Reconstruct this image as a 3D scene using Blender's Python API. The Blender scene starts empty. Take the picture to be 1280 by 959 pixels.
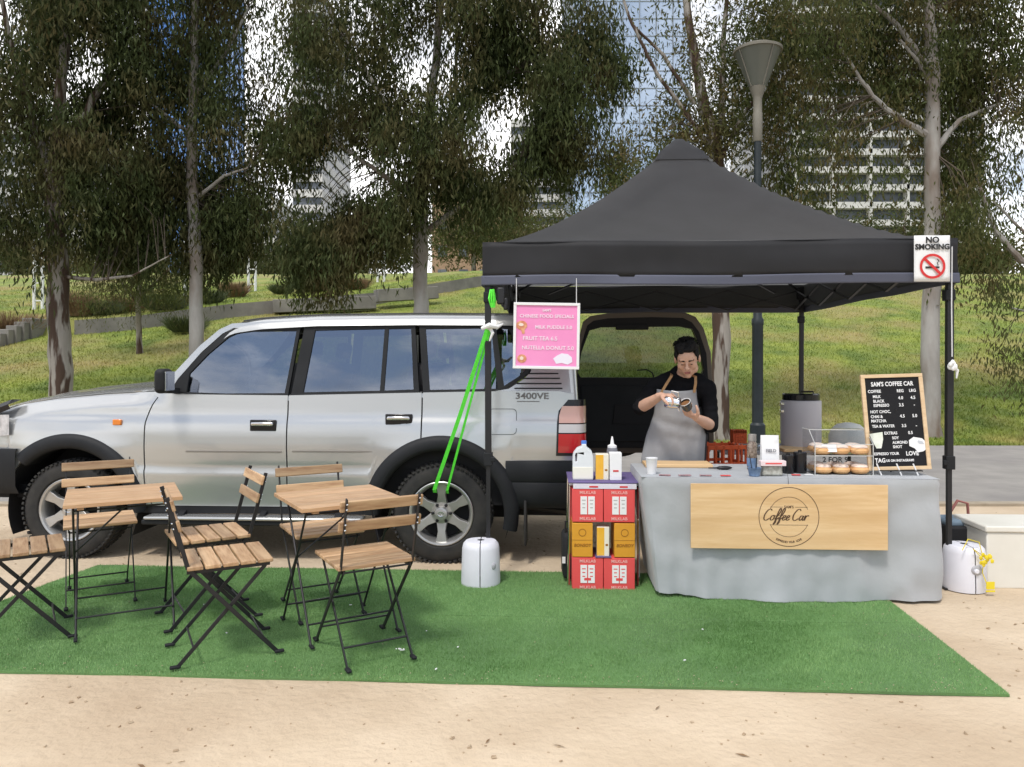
import bpy, bmesh, math, random
import numpy as np
from mathutils import Vector, Matrix, noise
from mathutils.geometry import tessellate_polygon

random.seed(7); rng = np.random.default_rng(7)
R = math.radians
sc = bpy.context.scene
col = sc.collection

# ------------------------------------------------------------------ camera, sky, sun, exposure
CAMH, HOR, F = 1.45, 450.0, 960.0
cam = bpy.data.objects.new('camera', bpy.data.cameras.new('camera'))
col.objects.link(cam); sc.camera = cam
cam.location = (0, 0, CAMH); cam.rotation_euler = (R(90), 0, 0)
cam.data.sensor_width = 36; cam.data.lens = 27.0
cam.data.shift_y = -(479.5 - HOR) / 1280.0
cam.data.clip_end = 4000; cam.data.clip_start = 0.05

SUN_EL, SUN_AZ = 60.0, 205.0      # azimuth of the sun seen from above, degrees clockwise from +Y
w = bpy.data.worlds.new('World'); sc.world = w; w.use_nodes = True
nt = w.node_tree; nt.nodes.clear()
n_out = nt.nodes.new('ShaderNodeOutputWorld'); n_bg = nt.nodes.new('ShaderNodeBackground')
sky = nt.nodes.new('ShaderNodeTexSky'); sky.sky_type = 'NISHITA'; sky.sun_disc = False
sky.sun_elevation = R(SUN_EL); sky.sun_rotation = R(SUN_AZ)
tc = nt.nodes.new('ShaderNodeTexCoord')
mp = nt.nodes.new('ShaderNodeMapping'); mp.inputs['Scale'].default_value = (1.1, 1.1, 3.2); mp.inputs['Location'].default_value = (7.4, 2.6, 0)
nz = nt.nodes.new('ShaderNodeTexNoise'); nz.inputs['Scale'].default_value = 2.1
nz.inputs['Detail'].default_value = 9; nz.inputs['Roughness'].default_value = .58
cr = nt.nodes.new('ShaderNodeValToRGB')
cr.color_ramp.elements[0].position = .41; cr.color_ramp.elements[1].position = .55
nz2 = nt.nodes.new('ShaderNodeTexNoise'); nz2.inputs['Scale'].default_value = 4.0; nz2.inputs['Detail'].default_value = 6
cr2 = nt.nodes.new('ShaderNodeValToRGB')
cr2.color_ramp.elements[0].position = .36; cr2.color_ramp.elements[0].color = (3.0, 3.4, 4.2, 1)
cr2.color_ramp.elements[1].position = .62; cr2.color_ramp.elements[1].color = (14.0, 13.9, 13.9, 1)
mx = nt.nodes.new('ShaderNodeMix'); mx.data_type = 'RGBA'
L = nt.links.new
L(tc.outputs['Generated'], mp.inputs['Vector']); L(mp.outputs[0], nz.inputs['Vector']); L(mp.outputs[0], nz2.inputs['Vector'])
sx = nt.nodes.new('ShaderNodeSeparateXYZ'); mb = nt.nodes.new('ShaderNodeMath'); mb.operation = 'MULTIPLY_ADD'; mb.inputs[1].default_value = .11
L(tc.outputs['Generated'], sx.inputs[0]); mY = nt.nodes.new('ShaderNodeMath'); mY.operation = 'MAXIMUM'; mY.inputs[1].default_value = 0
L(sx.outputs['Y'], mY.inputs[0]); L(mY.outputs[0], mb.inputs[0]); L(nz.outputs['Fac'], mb.inputs[2]); L(mb.outputs[0], cr.inputs[0])
mc = nt.nodes.new('ShaderNodeMath'); mc.operation = 'MULTIPLY_ADD'; mc.inputs[1].default_value = .07
L(mY.outputs[0], mc.inputs[0]); L(nz2.outputs['Fac'], mc.inputs[2]); L(mc.outputs[0], cr2.inputs[0])
L(cr.outputs[0], mx.inputs[0]); L(sky.outputs[0], mx.inputs[6]); L(cr2.outputs[0], mx.inputs[7])
L(mx.outputs[2], n_bg.inputs['Color']); n_bg.inputs['Strength'].default_value = 0.11
L(n_bg.outputs[0], n_out.inputs[0])

sun = bpy.data.objects.new('sun', bpy.data.lights.new('sun', 'SUN')); col.objects.link(sun)
sun.data.energy = 1.7; sun.data.angle = R(10); sun.data.color = (1, .955, .89)
az = R(SUN_AZ)
sdir = Vector((math.sin(az) * math.cos(R(SUN_EL)), math.cos(az) * math.cos(R(SUN_EL)), math.sin(R(SUN_EL))))
sun.rotation_euler = sdir.to_track_quat('Z', 'Y').to_euler(); sun.location = (0, -5, 20)
vs = sc.view_settings
vs.view_transform = 'Standard'; vs.look = 'None'; vs.gamma = 1; vs.exposure = 0.50
sc.cycles.max_bounces = 6; sc.cycles.transparent_max_bounces = 24

# ------------------------------------------------------------------ helpers
def at(px, py, Y):
    return Vector(((px - 640) * Y / F, Y, CAMH - (py - HOR) * Y / F))

def mat(name, c1, c2=None, scale=6, rough=.6, metal=0, bump=0, bscale=40, coat=0, stretch=(1, 1, 1), spec=.5,
        c3=None, s3=1.5, detail=6, lo=.35, hi=.65, trans=0, ior=1.45, transl=0, emit=None, sheen=0, tcol=None, l3=.45, h3=.68):
    m = bpy.data.materials.new(name); m.use_nodes = True
    t = m.node_tree; p = t.nodes['Principled BSDF']; out = t.nodes['Material Output']
    p.inputs['Base Color'].default_value = (*c1, 1); p.inputs['Roughness'].default_value = rough
    p.inputs['Metallic'].default_value = metal; p.inputs['Specular IOR Level'].default_value = spec
    p.inputs['Coat Weight'].default_value = coat; p.inputs['Coat Roughness'].default_value = .05
    p.inputs['Transmission Weight'].default_value = trans; p.inputs['IOR'].default_value = ior
    if sheen: p.inputs['Sheen Weight'].default_value = sheen
    co = t.nodes.new('ShaderNodeTexCoord'); ma = t.nodes.new('ShaderNodeMapping'); ma.inputs['Scale'].default_value = stretch
    t.links.new(co.outputs['Object'], ma.inputs['Vector'])
    last = None
    if c2:
        n = t.nodes.new('ShaderNodeTexNoise'); n.inputs['Scale'].default_value = scale; n.inputs['Detail'].default_value = detail
        n.inputs['Roughness'].default_value = .6
        r = t.nodes.new('ShaderNodeValToRGB'); r.color_ramp.elements[0].position = lo; r.color_ramp.elements[1].position = hi
        r.color_ramp.elements[0].color = (*c1, 1); r.color_ramp.elements[1].color = (*c2, 1)
        t.links.new(ma.outputs[0], n.inputs['Vector']); t.links.new(n.outputs['Fac'], r.inputs[0]); last = r.outputs[0]
    if c3:
        n = t.nodes.new('ShaderNodeTexNoise'); n.inputs['Scale'].default_value = s3; n.inputs['Detail'].default_value = 5
        r = t.nodes.new('ShaderNodeValToRGB'); r.color_ramp.elements[0].position = l3; r.color_ramp.elements[1].position = h3
        x = t.nodes.new('ShaderNodeMix'); x.data_type = 'RGBA'
        t.links.new(ma.outputs[0], n.inputs['Vector']); t.links.new(n.outputs['Fac'], r.inputs[0]); t.links.new(r.outputs[0], x.inputs[0])
        t.links.new(last, x.inputs[6]); x.inputs[7].default_value = (*c3, 1); last = x.outputs[2]
    if last: t.links.new(last, p.inputs['Base Color'])
    if bump:
        n = t.nodes.new('ShaderNodeTexNoise'); n.inputs['Scale'].default_value = bscale; n.inputs['Detail'].default_value = 5
        b = t.nodes.new('ShaderNodeBump'); b.inputs['Strength'].default_value = bump; b.inputs['Distance'].default_value = .02
        t.links.new(ma.outputs[0], n.inputs['Vector']); t.links.new(n.outputs['Fac'], b.inputs['Height'])
        t.links.new(b.outputs[0], p.inputs['Normal'])
    if transl:
        tr = t.nodes.new('ShaderNodeBsdfTranslucent'); tr.inputs[0].default_value = (*[min(1, c * 1.6) for c in c1], 1)
        if tcol: tr.inputs[0].default_value = (*tcol, 1)
        elif last: t.links.new(last, tr.inputs[0])
        x = t.nodes.new('ShaderNodeMixShader'); x.inputs[0].default_value = transl
        t.links.new(p.outputs[0], x.inputs[1]); t.links.new(tr.outputs[0], x.inputs[2]); t.links.new(x.outputs[0], out.inputs[0])
    return m

def glassmat(name, tint, refl, rough=.01, fac=.3, blend=.12):
    """thin sheet glass: part mirror, part tinted see-through"""
    m = bpy.data.materials.new(name); m.use_nodes = True; t = m.node_tree; t.nodes.clear()
    o = t.nodes.new('ShaderNodeOutputMaterial'); g = t.nodes.new('ShaderNodeBsdfGlossy'); g.inputs['Roughness'].default_value = rough
    g.inputs[0].default_value = (*refl, 1); tr = t.nodes.new('ShaderNodeBsdfTransparent'); tr.inputs[0].default_value = (*tint, 1)
    lw = t.nodes.new('ShaderNodeLayerWeight'); lw.inputs[0].default_value = blend
    mm = t.nodes.new('ShaderNodeMath'); mm.operation = 'MAXIMUM'; mm.inputs[1].default_value = fac
    x = t.nodes.new('ShaderNodeMixShader'); t.links.new(lw.outputs['Fresnel'], mm.inputs[0]); t.links.new(mm.outputs[0], x.inputs[0])
    t.links.new(tr.outputs[0], x.inputs[1]); t.links.new(g.outputs[0], x.inputs[2]); t.links.new(x.outputs[0], o.inputs[0])
    return m

MATS = {}
def tag(o, label=None, cat=None, group=None, kind=None):
    if label: o['label'] = label
    if cat: o['category'] = cat
    if group: o['group'] = group
    if kind: o['kind'] = kind
    return o

def thing(name, label, cat, loc=(0, 0, 0), rz=0, group=None):
    o = bpy.data.objects.new(name, None); o.empty_display_size = .2; col.objects.link(o)
    o.location = loc; o.rotation_euler = (0, 0, rz)
    return tag(o, label, cat, group)

def rootmat(o):
    while o.parent: o = o.parent
    return Matrix.Translation(o.location) @ Matrix.Rotation(o.rotation_euler.z, 4, 'Z')

class MB:
    def __init__(s): s.v = []; s.f = []
    def add(s, vs, fs):
        k = len(s.v); s.v += [tuple(v) for v in vs]; s.f += [tuple(i + k for i in f) for f in fs]; return s
    def box(s, c, d, rz=0, M=None, taper=0):
        x, y, z = d[0] / 2, d[1] / 2, d[2] / 2
        vs = [Vector((a * x * (1 - taper * (e > 0)), b * y * (1 - taper * (e > 0)), e * z)) for e in (-1, 1) for b in (-1, 1) for a in (-1, 1)]
        mm = M if M is not None else Matrix.Rotation(rz, 4, 'Z')
        vs = [mm @ v + Vector(c) for v in vs]
        return s.add(vs, [(0, 2, 3, 1), (4, 5, 7, 6), (0, 1, 5, 4), (2, 6, 7, 3), (0, 4, 6, 2), (1, 3, 7, 5)])
    def b2(s, a, b):
        return s.box([(a[i] + b[i]) / 2 for i in range(3)], [abs(b[i] - a[i]) for i in range(3)])
    def bar(s, p, q, w, h, up=(0, 0, 1)):
        p = Vector(p); q = Vector(q); d = (q - p); l = d.length; d.normalize()
        u = Vector(up)
        if abs(d.dot(u)) > .98: u = Vector((1, 0, 0))
        r = d.cross(u).normalized(); u = r.cross(d)
        vs = [p + r * a * w / 2 + u * b * h / 2 + d * l * e for e in (0, 1) for b in (-1, 1) for a in (-1, 1)]
        return s.add(vs, [(0, 2, 3, 1), (4, 5, 7, 6), (0, 1, 5, 4), (2, 6, 7, 3), (0, 4, 6, 2), (1, 3, 7, 5)])
    def tube(s, pts, r, seg=8, cap=True):
        pts = [Vector(p) for p in pts]; n = len(pts)
        rr = r if isinstance(r, (list, tuple)) else [r] * n
        rings = []; u = None
        for i in range(n):
            d = (pts[min(i + 1, n - 1)] - pts[max(i - 1, 0)])
            if d.length < 1e-9: d = Vector((0, 0, 1))
            d.normalize()
            if u is None:
                u = d.cross(Vector((0, 0, 1)));
                if u.length < .05: u = d.cross(Vector((1, 0, 0)))
            u = (u - d * u.dot(d)).normalized(); v = d.cross(u)
            rings.append([pts[i] + (u * math.cos(2 * math.pi * k / seg) + v * math.sin(2 * math.pi * k / seg)) * rr[i] for k in range(seg)])
        vs = [p for ring in rings for p in ring]; fs = []
        for i in range(n - 1):
            for k in range(seg):
                a = i * seg + k; b = i * seg + (k + 1) % seg
                fs.append((a, b, b + seg, a + seg))
        if cap: fs += [tuple(range(seg))[::-1], tuple(range((n - 1) * seg, n * seg))]
        return s.add(vs, fs)
    def lathe(s, prof, seg=24, M=None, cap=True, sx=1, sy=1):
        M = M if M is not None else Matrix.Identity(4); n = len(prof)
        vs = [M @ Vector((r * math.cos(2 * math.pi * k / seg) * sx, r * math.sin(2 * math.pi * k / seg) * sy, z)) for r, z in prof for k in range(seg)]
        fs = []
        for i in range(n - 1):
            for k in range(seg):
                a = i * seg + k; b = i * seg + (k + 1) % seg
                fs.append((a, b, b + seg, a + seg))
        if cap: fs += [tuple(range(seg))[::-1], tuple(range((n - 1) * seg, n * seg))]
        return s.add(vs, fs)
    def grid(s, P):
        """P[i][j] of points"""
        k = len(s.v); m = len(P[0]); s.v += [tuple(p) for row in P for p in row]
        for i in range(len(P) - 1):
            for j in range(m - 1):
                a = k + i * m + j; s.f.append((a, a + 1, a + m + 1, a + m))
        return s
    def plate(s, outer, holes, fn, t):
        """2D polygon with holes, fn(a, b, depth) -> 3D, thickness t"""
        loops = [outer] + list(holes)
        flat = [p for l in loops for p in l]
        tris = tessellate_polygon([[Vector((p[0], p[1], 0)) for p in l] for l in loops])
        k = len(s.v); n = len(flat)
        s.v += [tuple(fn(p[0], p[1], 0)) for p in flat] + [tuple(fn(p[0], p[1], t)) for p in flat]
        for tr in tris:
            s.f.append(tuple(k + i for i in tr)); s.f.append(tuple(k + n + i for i in tr[::-1]))
        o = 0
        for l in loops:
            m = len(l)
            for i in range(m):
                a = k + o + i; b = k + o + (i + 1) % m; s.f.append((a, b, b + n, a + n))
            o += m
        return s
    def ball(s, c, r, seg=12, rings=8, M=None):
        r = r if isinstance(r, (list, tuple)) else (r, r, r); M = M if M is not None else Matrix.Identity(4)
        c = Vector(c); k = len(s.v)
        s.v.append(tuple(c + M @ Vector((0, 0, r[2])))); 
        for i in range(1, rings):
            a = math.pi * i / rings
            for j in range(seg):
                b = 2 * math.pi * j / seg
                s.v.append(tuple(c + M @ Vector((r[0] * math.sin(a) * math.cos(b), r[1] * math.sin(a) * math.sin(b), r[2] * math.cos(a)))))
        s.v.append(tuple(c + M @ Vector((0, 0, -r[2])))); e = len(s.v) - 1
        for j in range(seg):
            s.f.append((k, k + 1 + j, k + 1 + (j + 1) % seg)); q = k + 1 + (rings - 2) * seg
            s.f.append((e, q + (j + 1) % seg, q + j))
        for i in range(rings - 2):
            for j in range(seg):
                a = k + 1 + i * seg + j; b = k + 1 + i * seg + (j + 1) % seg
                s.f.append((a, a + seg, b + seg, b))
        return s
    def mesh(s, me, M=None):
        M = M if M is not None else Matrix.Identity(4)
        return s.add([M @ v.co for v in me.vertices], [tuple(p.vertices) for p in me.polygons])
    def build(s, name, m, parent=None, world=False, smooth=True, bevel=0, ang=35, base=None, label=None, fix=True):
        me = bpy.data.meshes.new(name); vs = s.v
        o = bpy.data.objects.new(name, me)
        if parent is not None:
            if world:
                inv = rootmat(parent).inverted(); vs = [tuple(inv @ Vector(v)) for v in vs]
            o.parent = parent
        elif base is not None:
            b = Vector(base); vs = [tuple(Vector(v) - b) for v in vs]; o.location = b
        me.from_pydata(vs, [], s.f); me.validate()
        if fix:
            bm = bmesh.new(); bm.from_mesh(me); bmesh.ops.remove_doubles(bm, verts=bm.verts, dist=1e-5)
            bmesh.ops.recalc_face_normals(bm, faces=bm.faces); bm.to_mesh(me); bm.free()
        if smooth:
            me.polygons.foreach_set('use_smooth', [True] * len(me.polygons)); me.set_sharp_from_angle(angle=R(ang))
        me.materials.append(m); col.objects.link(o)
        if bevel:
            b = o.modifiers.new('bevel', 'BEVEL'); b.width = bevel; b.segments = 2; b.limit_method = 'ANGLE'; b.angle_limit = R(40)
        if label: o['label'] = label
        return o

def npmesh(name, V, Fc, m, parent=None, loc=None, smooth=False):
    """fast mesh from numpy arrays; Fc is (n,k)"""
    me = bpy.data.meshes.new(name); n, k = Fc.shape
    if parent is not None:
        inv = np.array(rootmat(parent).inverted()); V = V @ inv[:3, :3].T + inv[:3, 3]
    elif loc is not None: V = V - np.array(loc)
    me.vertices.add(len(V)); me.vertices.foreach_set('co', V.astype(np.float32).ravel())
    me.loops.add(n * k); me.loops.foreach_set('vertex_index', Fc.astype(np.int32).ravel())
    me.polygons.add(n); me.polygons.foreach_set('loop_start', np.arange(n, dtype=np.int32) * k)
    me.update(calc_edges=True); me.validate()
    me.materials.append(m); o = bpy.data.objects.new(name, me); col.objects.link(o)
    if parent is not None: o.parent = parent
    elif loc is not None: o.location = loc
    return o

def copy_thing(root, loc, rz, label):
    def cp(o, par):
        c = o.copy(); col.objects.link(c); c.parent = par
        for ch in list(o.children): cp(ch, c)
        return c
    r = cp(root, None); r.location = loc; r.rotation_euler = (0, 0, rz); r['label'] = label
    return r

def textmesh(s, size, shear=0, space=1.0, align='CENTER', bold=0, sx=1.0):
    cu = bpy.data.curves.new('tmp', 'FONT'); cu.body = s; cu.size = size; cu.shear = shear; cu.space_character = space
    cu.align_x = align; cu.align_y = 'CENTER'; cu.extrude = .0008; cu.offset = bold; cu.resolution_u = 3
    o = bpy.data.objects.new('tmp', cu); col.objects.link(o)
    dg = bpy.context.evaluated_depsgraph_get(); dg.update()
    me = bpy.data.meshes.new_from_object(o.evaluated_get(dg)); bpy.data.objects.remove(o); bpy.data.curves.remove(cu)
    for v in me.vertices: v.co.x *= sx
    return me

def frameM(origin, right, up):
    """matrix whose XY plane is spanned by right and up, Z towards the viewer"""
    r = Vector(right).normalized(); u = Vector(up).normalized(); n = r.cross(u)
    M = Matrix((r, u, n)).transposed().to_4x4(); M.translation = Vector(origin); return M

# ------------------------------------------------------------------ materials
def vary(m, lo, hi):
    """each board differs a little in tone"""
    t = m.node_tree; p = t.nodes['Principled BSDF']; l = p.inputs['Base Color'].links[0]; src = l.from_socket
    oi = t.nodes.new('ShaderNodeObjectInfo'); mr = t.nodes.new('ShaderNodeMapRange'); mr.inputs[3].default_value = lo; mr.inputs[4].default_value = hi
    h = t.nodes.new('ShaderNodeHueSaturation'); t.links.new(oi.outputs['Random'], mr.inputs[0]); t.links.new(mr.outputs[0], h.inputs['Value'])
    t.links.new(src, h.inputs['Color']); t.links.new(h.outputs[0], p.inputs['Base Color'])
silver = mat('champagne silver paint', (.50, .505, .50), rough=.24, metal=.55, coat=.7)
blackpl = mat('black plastic trim', (.012, .013, .015), (.020, .021, .023), spec=.3, rough=.6, scale=3)
blackgloss = mat('gloss black trim', (.012, .012, .014), rough=.2)
rubber = mat('tyre rubber', (.018, .018, .018), (.035, .033, .03), rough=.85, scale=9)
alloy = mat('alloy wheel metal', (.5, .5, .5), (.42, .41, .39), rough=.33, metal=.75, scale=5)
chrome = mat('chrome', (.75, .75, .77), rough=.12, metal=1)
dark = mat('dark cabin trim', (.014, .014, .016), rough=.8)
cabin = mat('grey cabin cloth', (.05, .05, .055), (.035, .035, .04), rough=.9, scale=20)
carglass = glassmat('tinted car glass', (.30, .33, .34), (.85, .9, 1), fac=.25)
tailglass = glassmat('tailgate glass', (.36, .40, .36), (.8, .85, .9), fac=.03)
steelblk = mat('black painted steel', (.015, .015, .017), rough=.45)
wood = mat('acacia slats', (.36, .20, .10), (.55, .36, .20), scale=5, rough=.5, stretch=(14, 1.4, 14), bump=.08, bscale=10, c3=(.62, .42, .24), s3=2)
woodt = mat('acacia table boards', (.38, .22, .11), (.60, .40, .23), scale=5, rough=.45, stretch=(1.4, 14, 14), bump=.08, bscale=10, c3=(.50, .30, .16), s3=2)
vary(wood, .62, 1.12); vary(woodt, .82, 1.08)
white = mat('white plastic', (.74, .74, .80), (.68, .68, .74), rough=.45, scale=4)
canopy_m = mat('charcoal canopy polyester', (.024, .024, .027), (.032, .032, .036), rough=.62, scale=5, bump=.2, bscale=4, transl=.35, tcol=(.32, .32, .31))
hem_m = mat('lit canopy hem', (.085, .092, .13), rough=.6, bump=.1, bscale=8)  # lighter blue-grey colour paints in the light caught by the hem
paper = mat('white paper', (.8, .8, .8), rough=.7)
inkblk = mat('black ink', (.02, .02, .02), rough=.6)
# ------------------------------------------------------------------ setting: ground, path, lawn
sand = mat('compacted sand', (.52, .41, .285), (.60, .485, .35), scale=1.4, rough=.95, bump=.7, bscale=22, c3=(.43, .325, .22), s3=.8, detail=10)
def sheet(name, pts, z, m, t=None):
    b = MB(); b.add([(x, y, z) for x, y in pts], [tuple(range(len(pts)))])
    return tag(b.build(name, m, smooth=False), kind='structure')
far_m = mat('far ground', (.07, .09, .04), (.10, .11, .05), scale=.1, rough=.9)
sheet('ground', [(-1800, -400), (1800, -400), (1800, 2500), (-1800, 2500)], -.02, far_m)
# gently uneven sand forecourt
def sheight(x, y): return .006 * noise.noise(Vector((x * .9, y * .9, 1))) + .003 * noise.noise(Vector((x * 3, y * 3, 5)))
P = []
ys = list(np.linspace(-8, 1.5, 12)) + list(np.linspace(1.7, 7.6, 70)); xs = np.linspace(-30, 30, 260)
for y in ys: P.append([(x, y, sheight(x, y) if y < 7.55 else 0) for x in xs])
tag(MB().grid(P).build('sand_ground', sand), kind='structure')
asph = mat('pale path asphalt', (.25, .235, .215), (.31, .29, .265), scale=2.5, rough=.9, bump=.3, bscale=90, c3=(.215, .20, .19), s3=.7)
sheet('path', [(-60, 7.72), (60, 7.72), (60, 12.95), (-60, 12.95)], .006, asph)
kerb_m = mat('concrete edging', (.30, .25, .18), (.38, .32, .24), scale=5, rough=.9, bump=.3, bscale=60)
tag(MB().b2((-60, 7.6, -.05), (60, 7.72, .03)).build('path_edging', kerb_m, bevel=.006), kind='structure')

WALL = [(-40, 19.5), (-18, 21.6), (-13.9, 22.6), (-11.6, 23.6), (-9.4, 25.9), (-4.9, 28.4), (-1.4, 33), (1.5, 36.5), (60, 60)]
def wallY(x):
    for (a, p), (b, q) in zip(WALL, WALL[1:]):
        if x <= b: return p + (q - p) * (x - a) / (b - a)
    return 60
def smin(a, b, k):
    h = max(k - abs(a - b), 0) / k; return min(a, b) - h * h * k / 4
def hill(x, y):
    d = y - 12.9
    if d < 0: return 0
    s = .24 * (d - .8 * (1 - math.exp(-d / .8)))
    Yw = wallY(x)
    if y > Yw + .32 and x < 1.5:
        dw = Yw - 12.9; k = min(1, max(0, (1.5 - x) / 3))
        zb = .24 * (dw - .8)
        s2 = zb + .42 * k + .185 * (y - Yw); s = s * (1 - k) + s2 * k
    cap = 6.35 + .5 * min(1, max(0, (2 - x) / 10)) + .25 * math.sin(x * .21)
    s = smin(s, cap, 1.2)
    s += (.05 * noise.noise(Vector((x * .5, y * .5, 0))) + .02 * noise.noise(Vector((x * 1.7, y * 1.7, 3)))) * min(1, d / 2)
    if y > 60: s -= (y - 60) * .08
    return max(s, -.3)
lawn_m = mat('mown lawn', (.115, .165, .028), (.235, .275, .045), scale=1.1, rough=.9, bump=.7, bscale=60, c3=(.27, .225, .085), s3=.42, detail=10)  # darker green noise patches paint dappled shade into the lawn colour
ys = [12.95] + list(np.arange(13.3, 40, .35)) + list(np.arange(40, 62, 1.5)) + [75, 100, 140]
xs = list(np.arange(-70, -22, 3)) + list(np.arange(-22, 26, .4)) + list(np.arange(26, 70, 3))
P = [[(x, y, hill(x, y) if y > 13 else .0) for x in xs] for y in ys]
tag(MB().grid(P).build('lawn_hill', lawn_m), kind='structure')

# grass blades on the lawn: one uncountable mass
def blades(n, xf, zf, h, wdt, seedy, lean=.5):
    x, y = xf(n); n = len(x)
    z = np.array([zf(a, b) for a, b in zip(x, y)]); a = rng.uniform(0, np.pi, n)
    sc_ = h * rng.uniform(.5, 1.25, n); lx = rng.normal(0, lean, n) * sc_; ly = rng.normal(0, lean, n) * sc_
    wx = np.cos(a) * wdt * .5; wy = np.sin(a) * wdt * .5
    V = np.empty((n, 3, 3)); V[:, 0] = np.stack([x - wx, y - wy, z - .003], 1); V[:, 1] = np.stack([x + wx, y + wy, z - .003], 1)
    V[:, 2] = np.stack([x + lx, y + ly, z + sc_], 1)
    return V.reshape(-1, 3), np.arange(3 * n).reshape(-1, 3)
def lawnxy(n):
    y = 12.98 + rng.power(1.0, n) ** 1.5 * 22
    x = rng.uniform(-.72, .72, n) * y
    return x, y
gm = mat('grass blades', (.13, .20, .03), (.31, .36, .06), scale=1.1, rough=.7, c3=(.44, .37, .13), s3=.42, detail=9)  # darker blade patches carry the lawn's painted shade
V, Fc = blades(230000, lawnxy, hill, .055, .022, 1)
tag(npmesh('lawn_grass', V, Fc, gm), 'short green and straw coloured grass covering the sloping lawn', 'grass', kind='stuff')

# small pebbles and leaf litter on the sand
peb = mat('grit', (.30, .21, .13), (.50, .40, .28), scale=30, rough=.9)
b = MB(); random.seed(3)
for i in range(1100):
    y = 1.9 + random.random() ** 1.3 * 5.6; x = random.uniform(-.72, .72) * y; r = random.uniform(.0015, .0045) * random.choice([1, 1, 1, 1.7])
    b.box((x, y, sheight(x, y) + r * .4), (r * 2.4, r * 1.7, r * 1.1), M=Matrix.Rotation(random.random() * 6, 4, 'Z') @ Matrix.Rotation(.5, 4, 'X'))
tag(b.build('sand_grit', peb, smooth=False, fix=False), 'fine grit and pebbles scattered over the sand', 'gravel', kind='stuff')
lit = mat('dry leaf', (.17, .10, .05), (.28, .18, .09), scale=30, rough=.8)
b = MB()
for i in range(70):
    y = 2.0 + random.random() * 5.4; x = random.uniform(-.72, .72) * y
    if 3.3 < y < 5.4 and -3 < x < 2.4 and random.random() < .85: continue
    a = random.random() * 6; l = random.uniform(.012, .035); z = sheight(x, y) + .004
    d = Vector((math.cos(a), math.sin(a), 0)); e = Vector((-d.y, d.x, 0)) * .16
    c = Vector((x, y, z)); b.add([c - d * l, c + e * l + Vector((0, 0, .004)), c + d * l, c - e * l], [(0, 1, 2, 3)])
tag(b.build('leaf_litter', lit, smooth=False, fix=False), 'dry fallen gum leaves scattered on the sand', 'leaves', kind='stuff')

# ------------------------------------------------------------------ retaining wall, steps
conc = mat('weathered concrete', (.17, .16, .145), (.25, .235, .21), scale=1.5, rough=.9, bump=.3, bscale=12)
b = MB(); xs = np.linspace(-13.0, .6, 60)
top = []; 
for x0, x1 in zip(xs, xs[1:]):
    y0, y1 = wallY(x0), wallY(x1); z0 = .24 * (y0 - 13.7) ; z1 = .24 * (y1 - 13.7)
    f0 = min(1, (1.5 - x0) / 3); f1 = min(1, (1.5 - x1) / 3)
    a = [(x0, y0 - .18, z0 - .7), (x1, y1 - .18, z1 - .7), (x1, y1 + .45, z1 - .7), (x0, y0 + .45, z0 - .7),
         (x0, y0 - .18, z0 + .40 * f0), (x1, y1 - .18, z1 + .40 * f1), (x1, y1 + .45, z1 + .40 * f1), (x0, y0 + .45, z0 + .40 * f0)]
    b.add(a, [(0, 1, 5, 4), (4, 5, 6, 7), (3, 7, 6, 2)])
w_ = b.build('retaining_wall', conc, base=(-6, 27, 3), bevel=0)
tag(w_, 'low grey concrete retaining wall stepping up across the lawn behind the car', 'wall')
t = thing('stone_steps', 'grey stone steps climbing the lawn at the far left edge', 'steps', (-14.5, 22.0, 2.0))
for i in range(6):
    px = 2 + i * 9.5; py = 424 - i * 4.6; Y = 21.6 + i * .25
    p = at(px, py, Y); b = MB(); b.box((p.x, Y, p.z - .35), (.30, 1.2, .8)); b.build('step', conc, t, world=True, bevel=.02)
t = thing('stone_bench_wall', 'pale low concrete seat wall on the lawn above the car roof', 'wall', (-4.5, 26.6, 3.2))
b = MB()
for (pa, ya, Ya), (pb, yb, Yb) in [((342, 379, 26.2), (470, 374, 26.9)), ((470, 366, 27.3), (545, 362, 28.4))]:
    A = at(pa, ya, Ya); B = at(pb, yb, Yb); b.bar(A - Vector((0, 0, .12)), B - Vector((0, 0, .12)), .5, .45)
b.build('wall_block', conc, t, world=True, bevel=.02)

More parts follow.
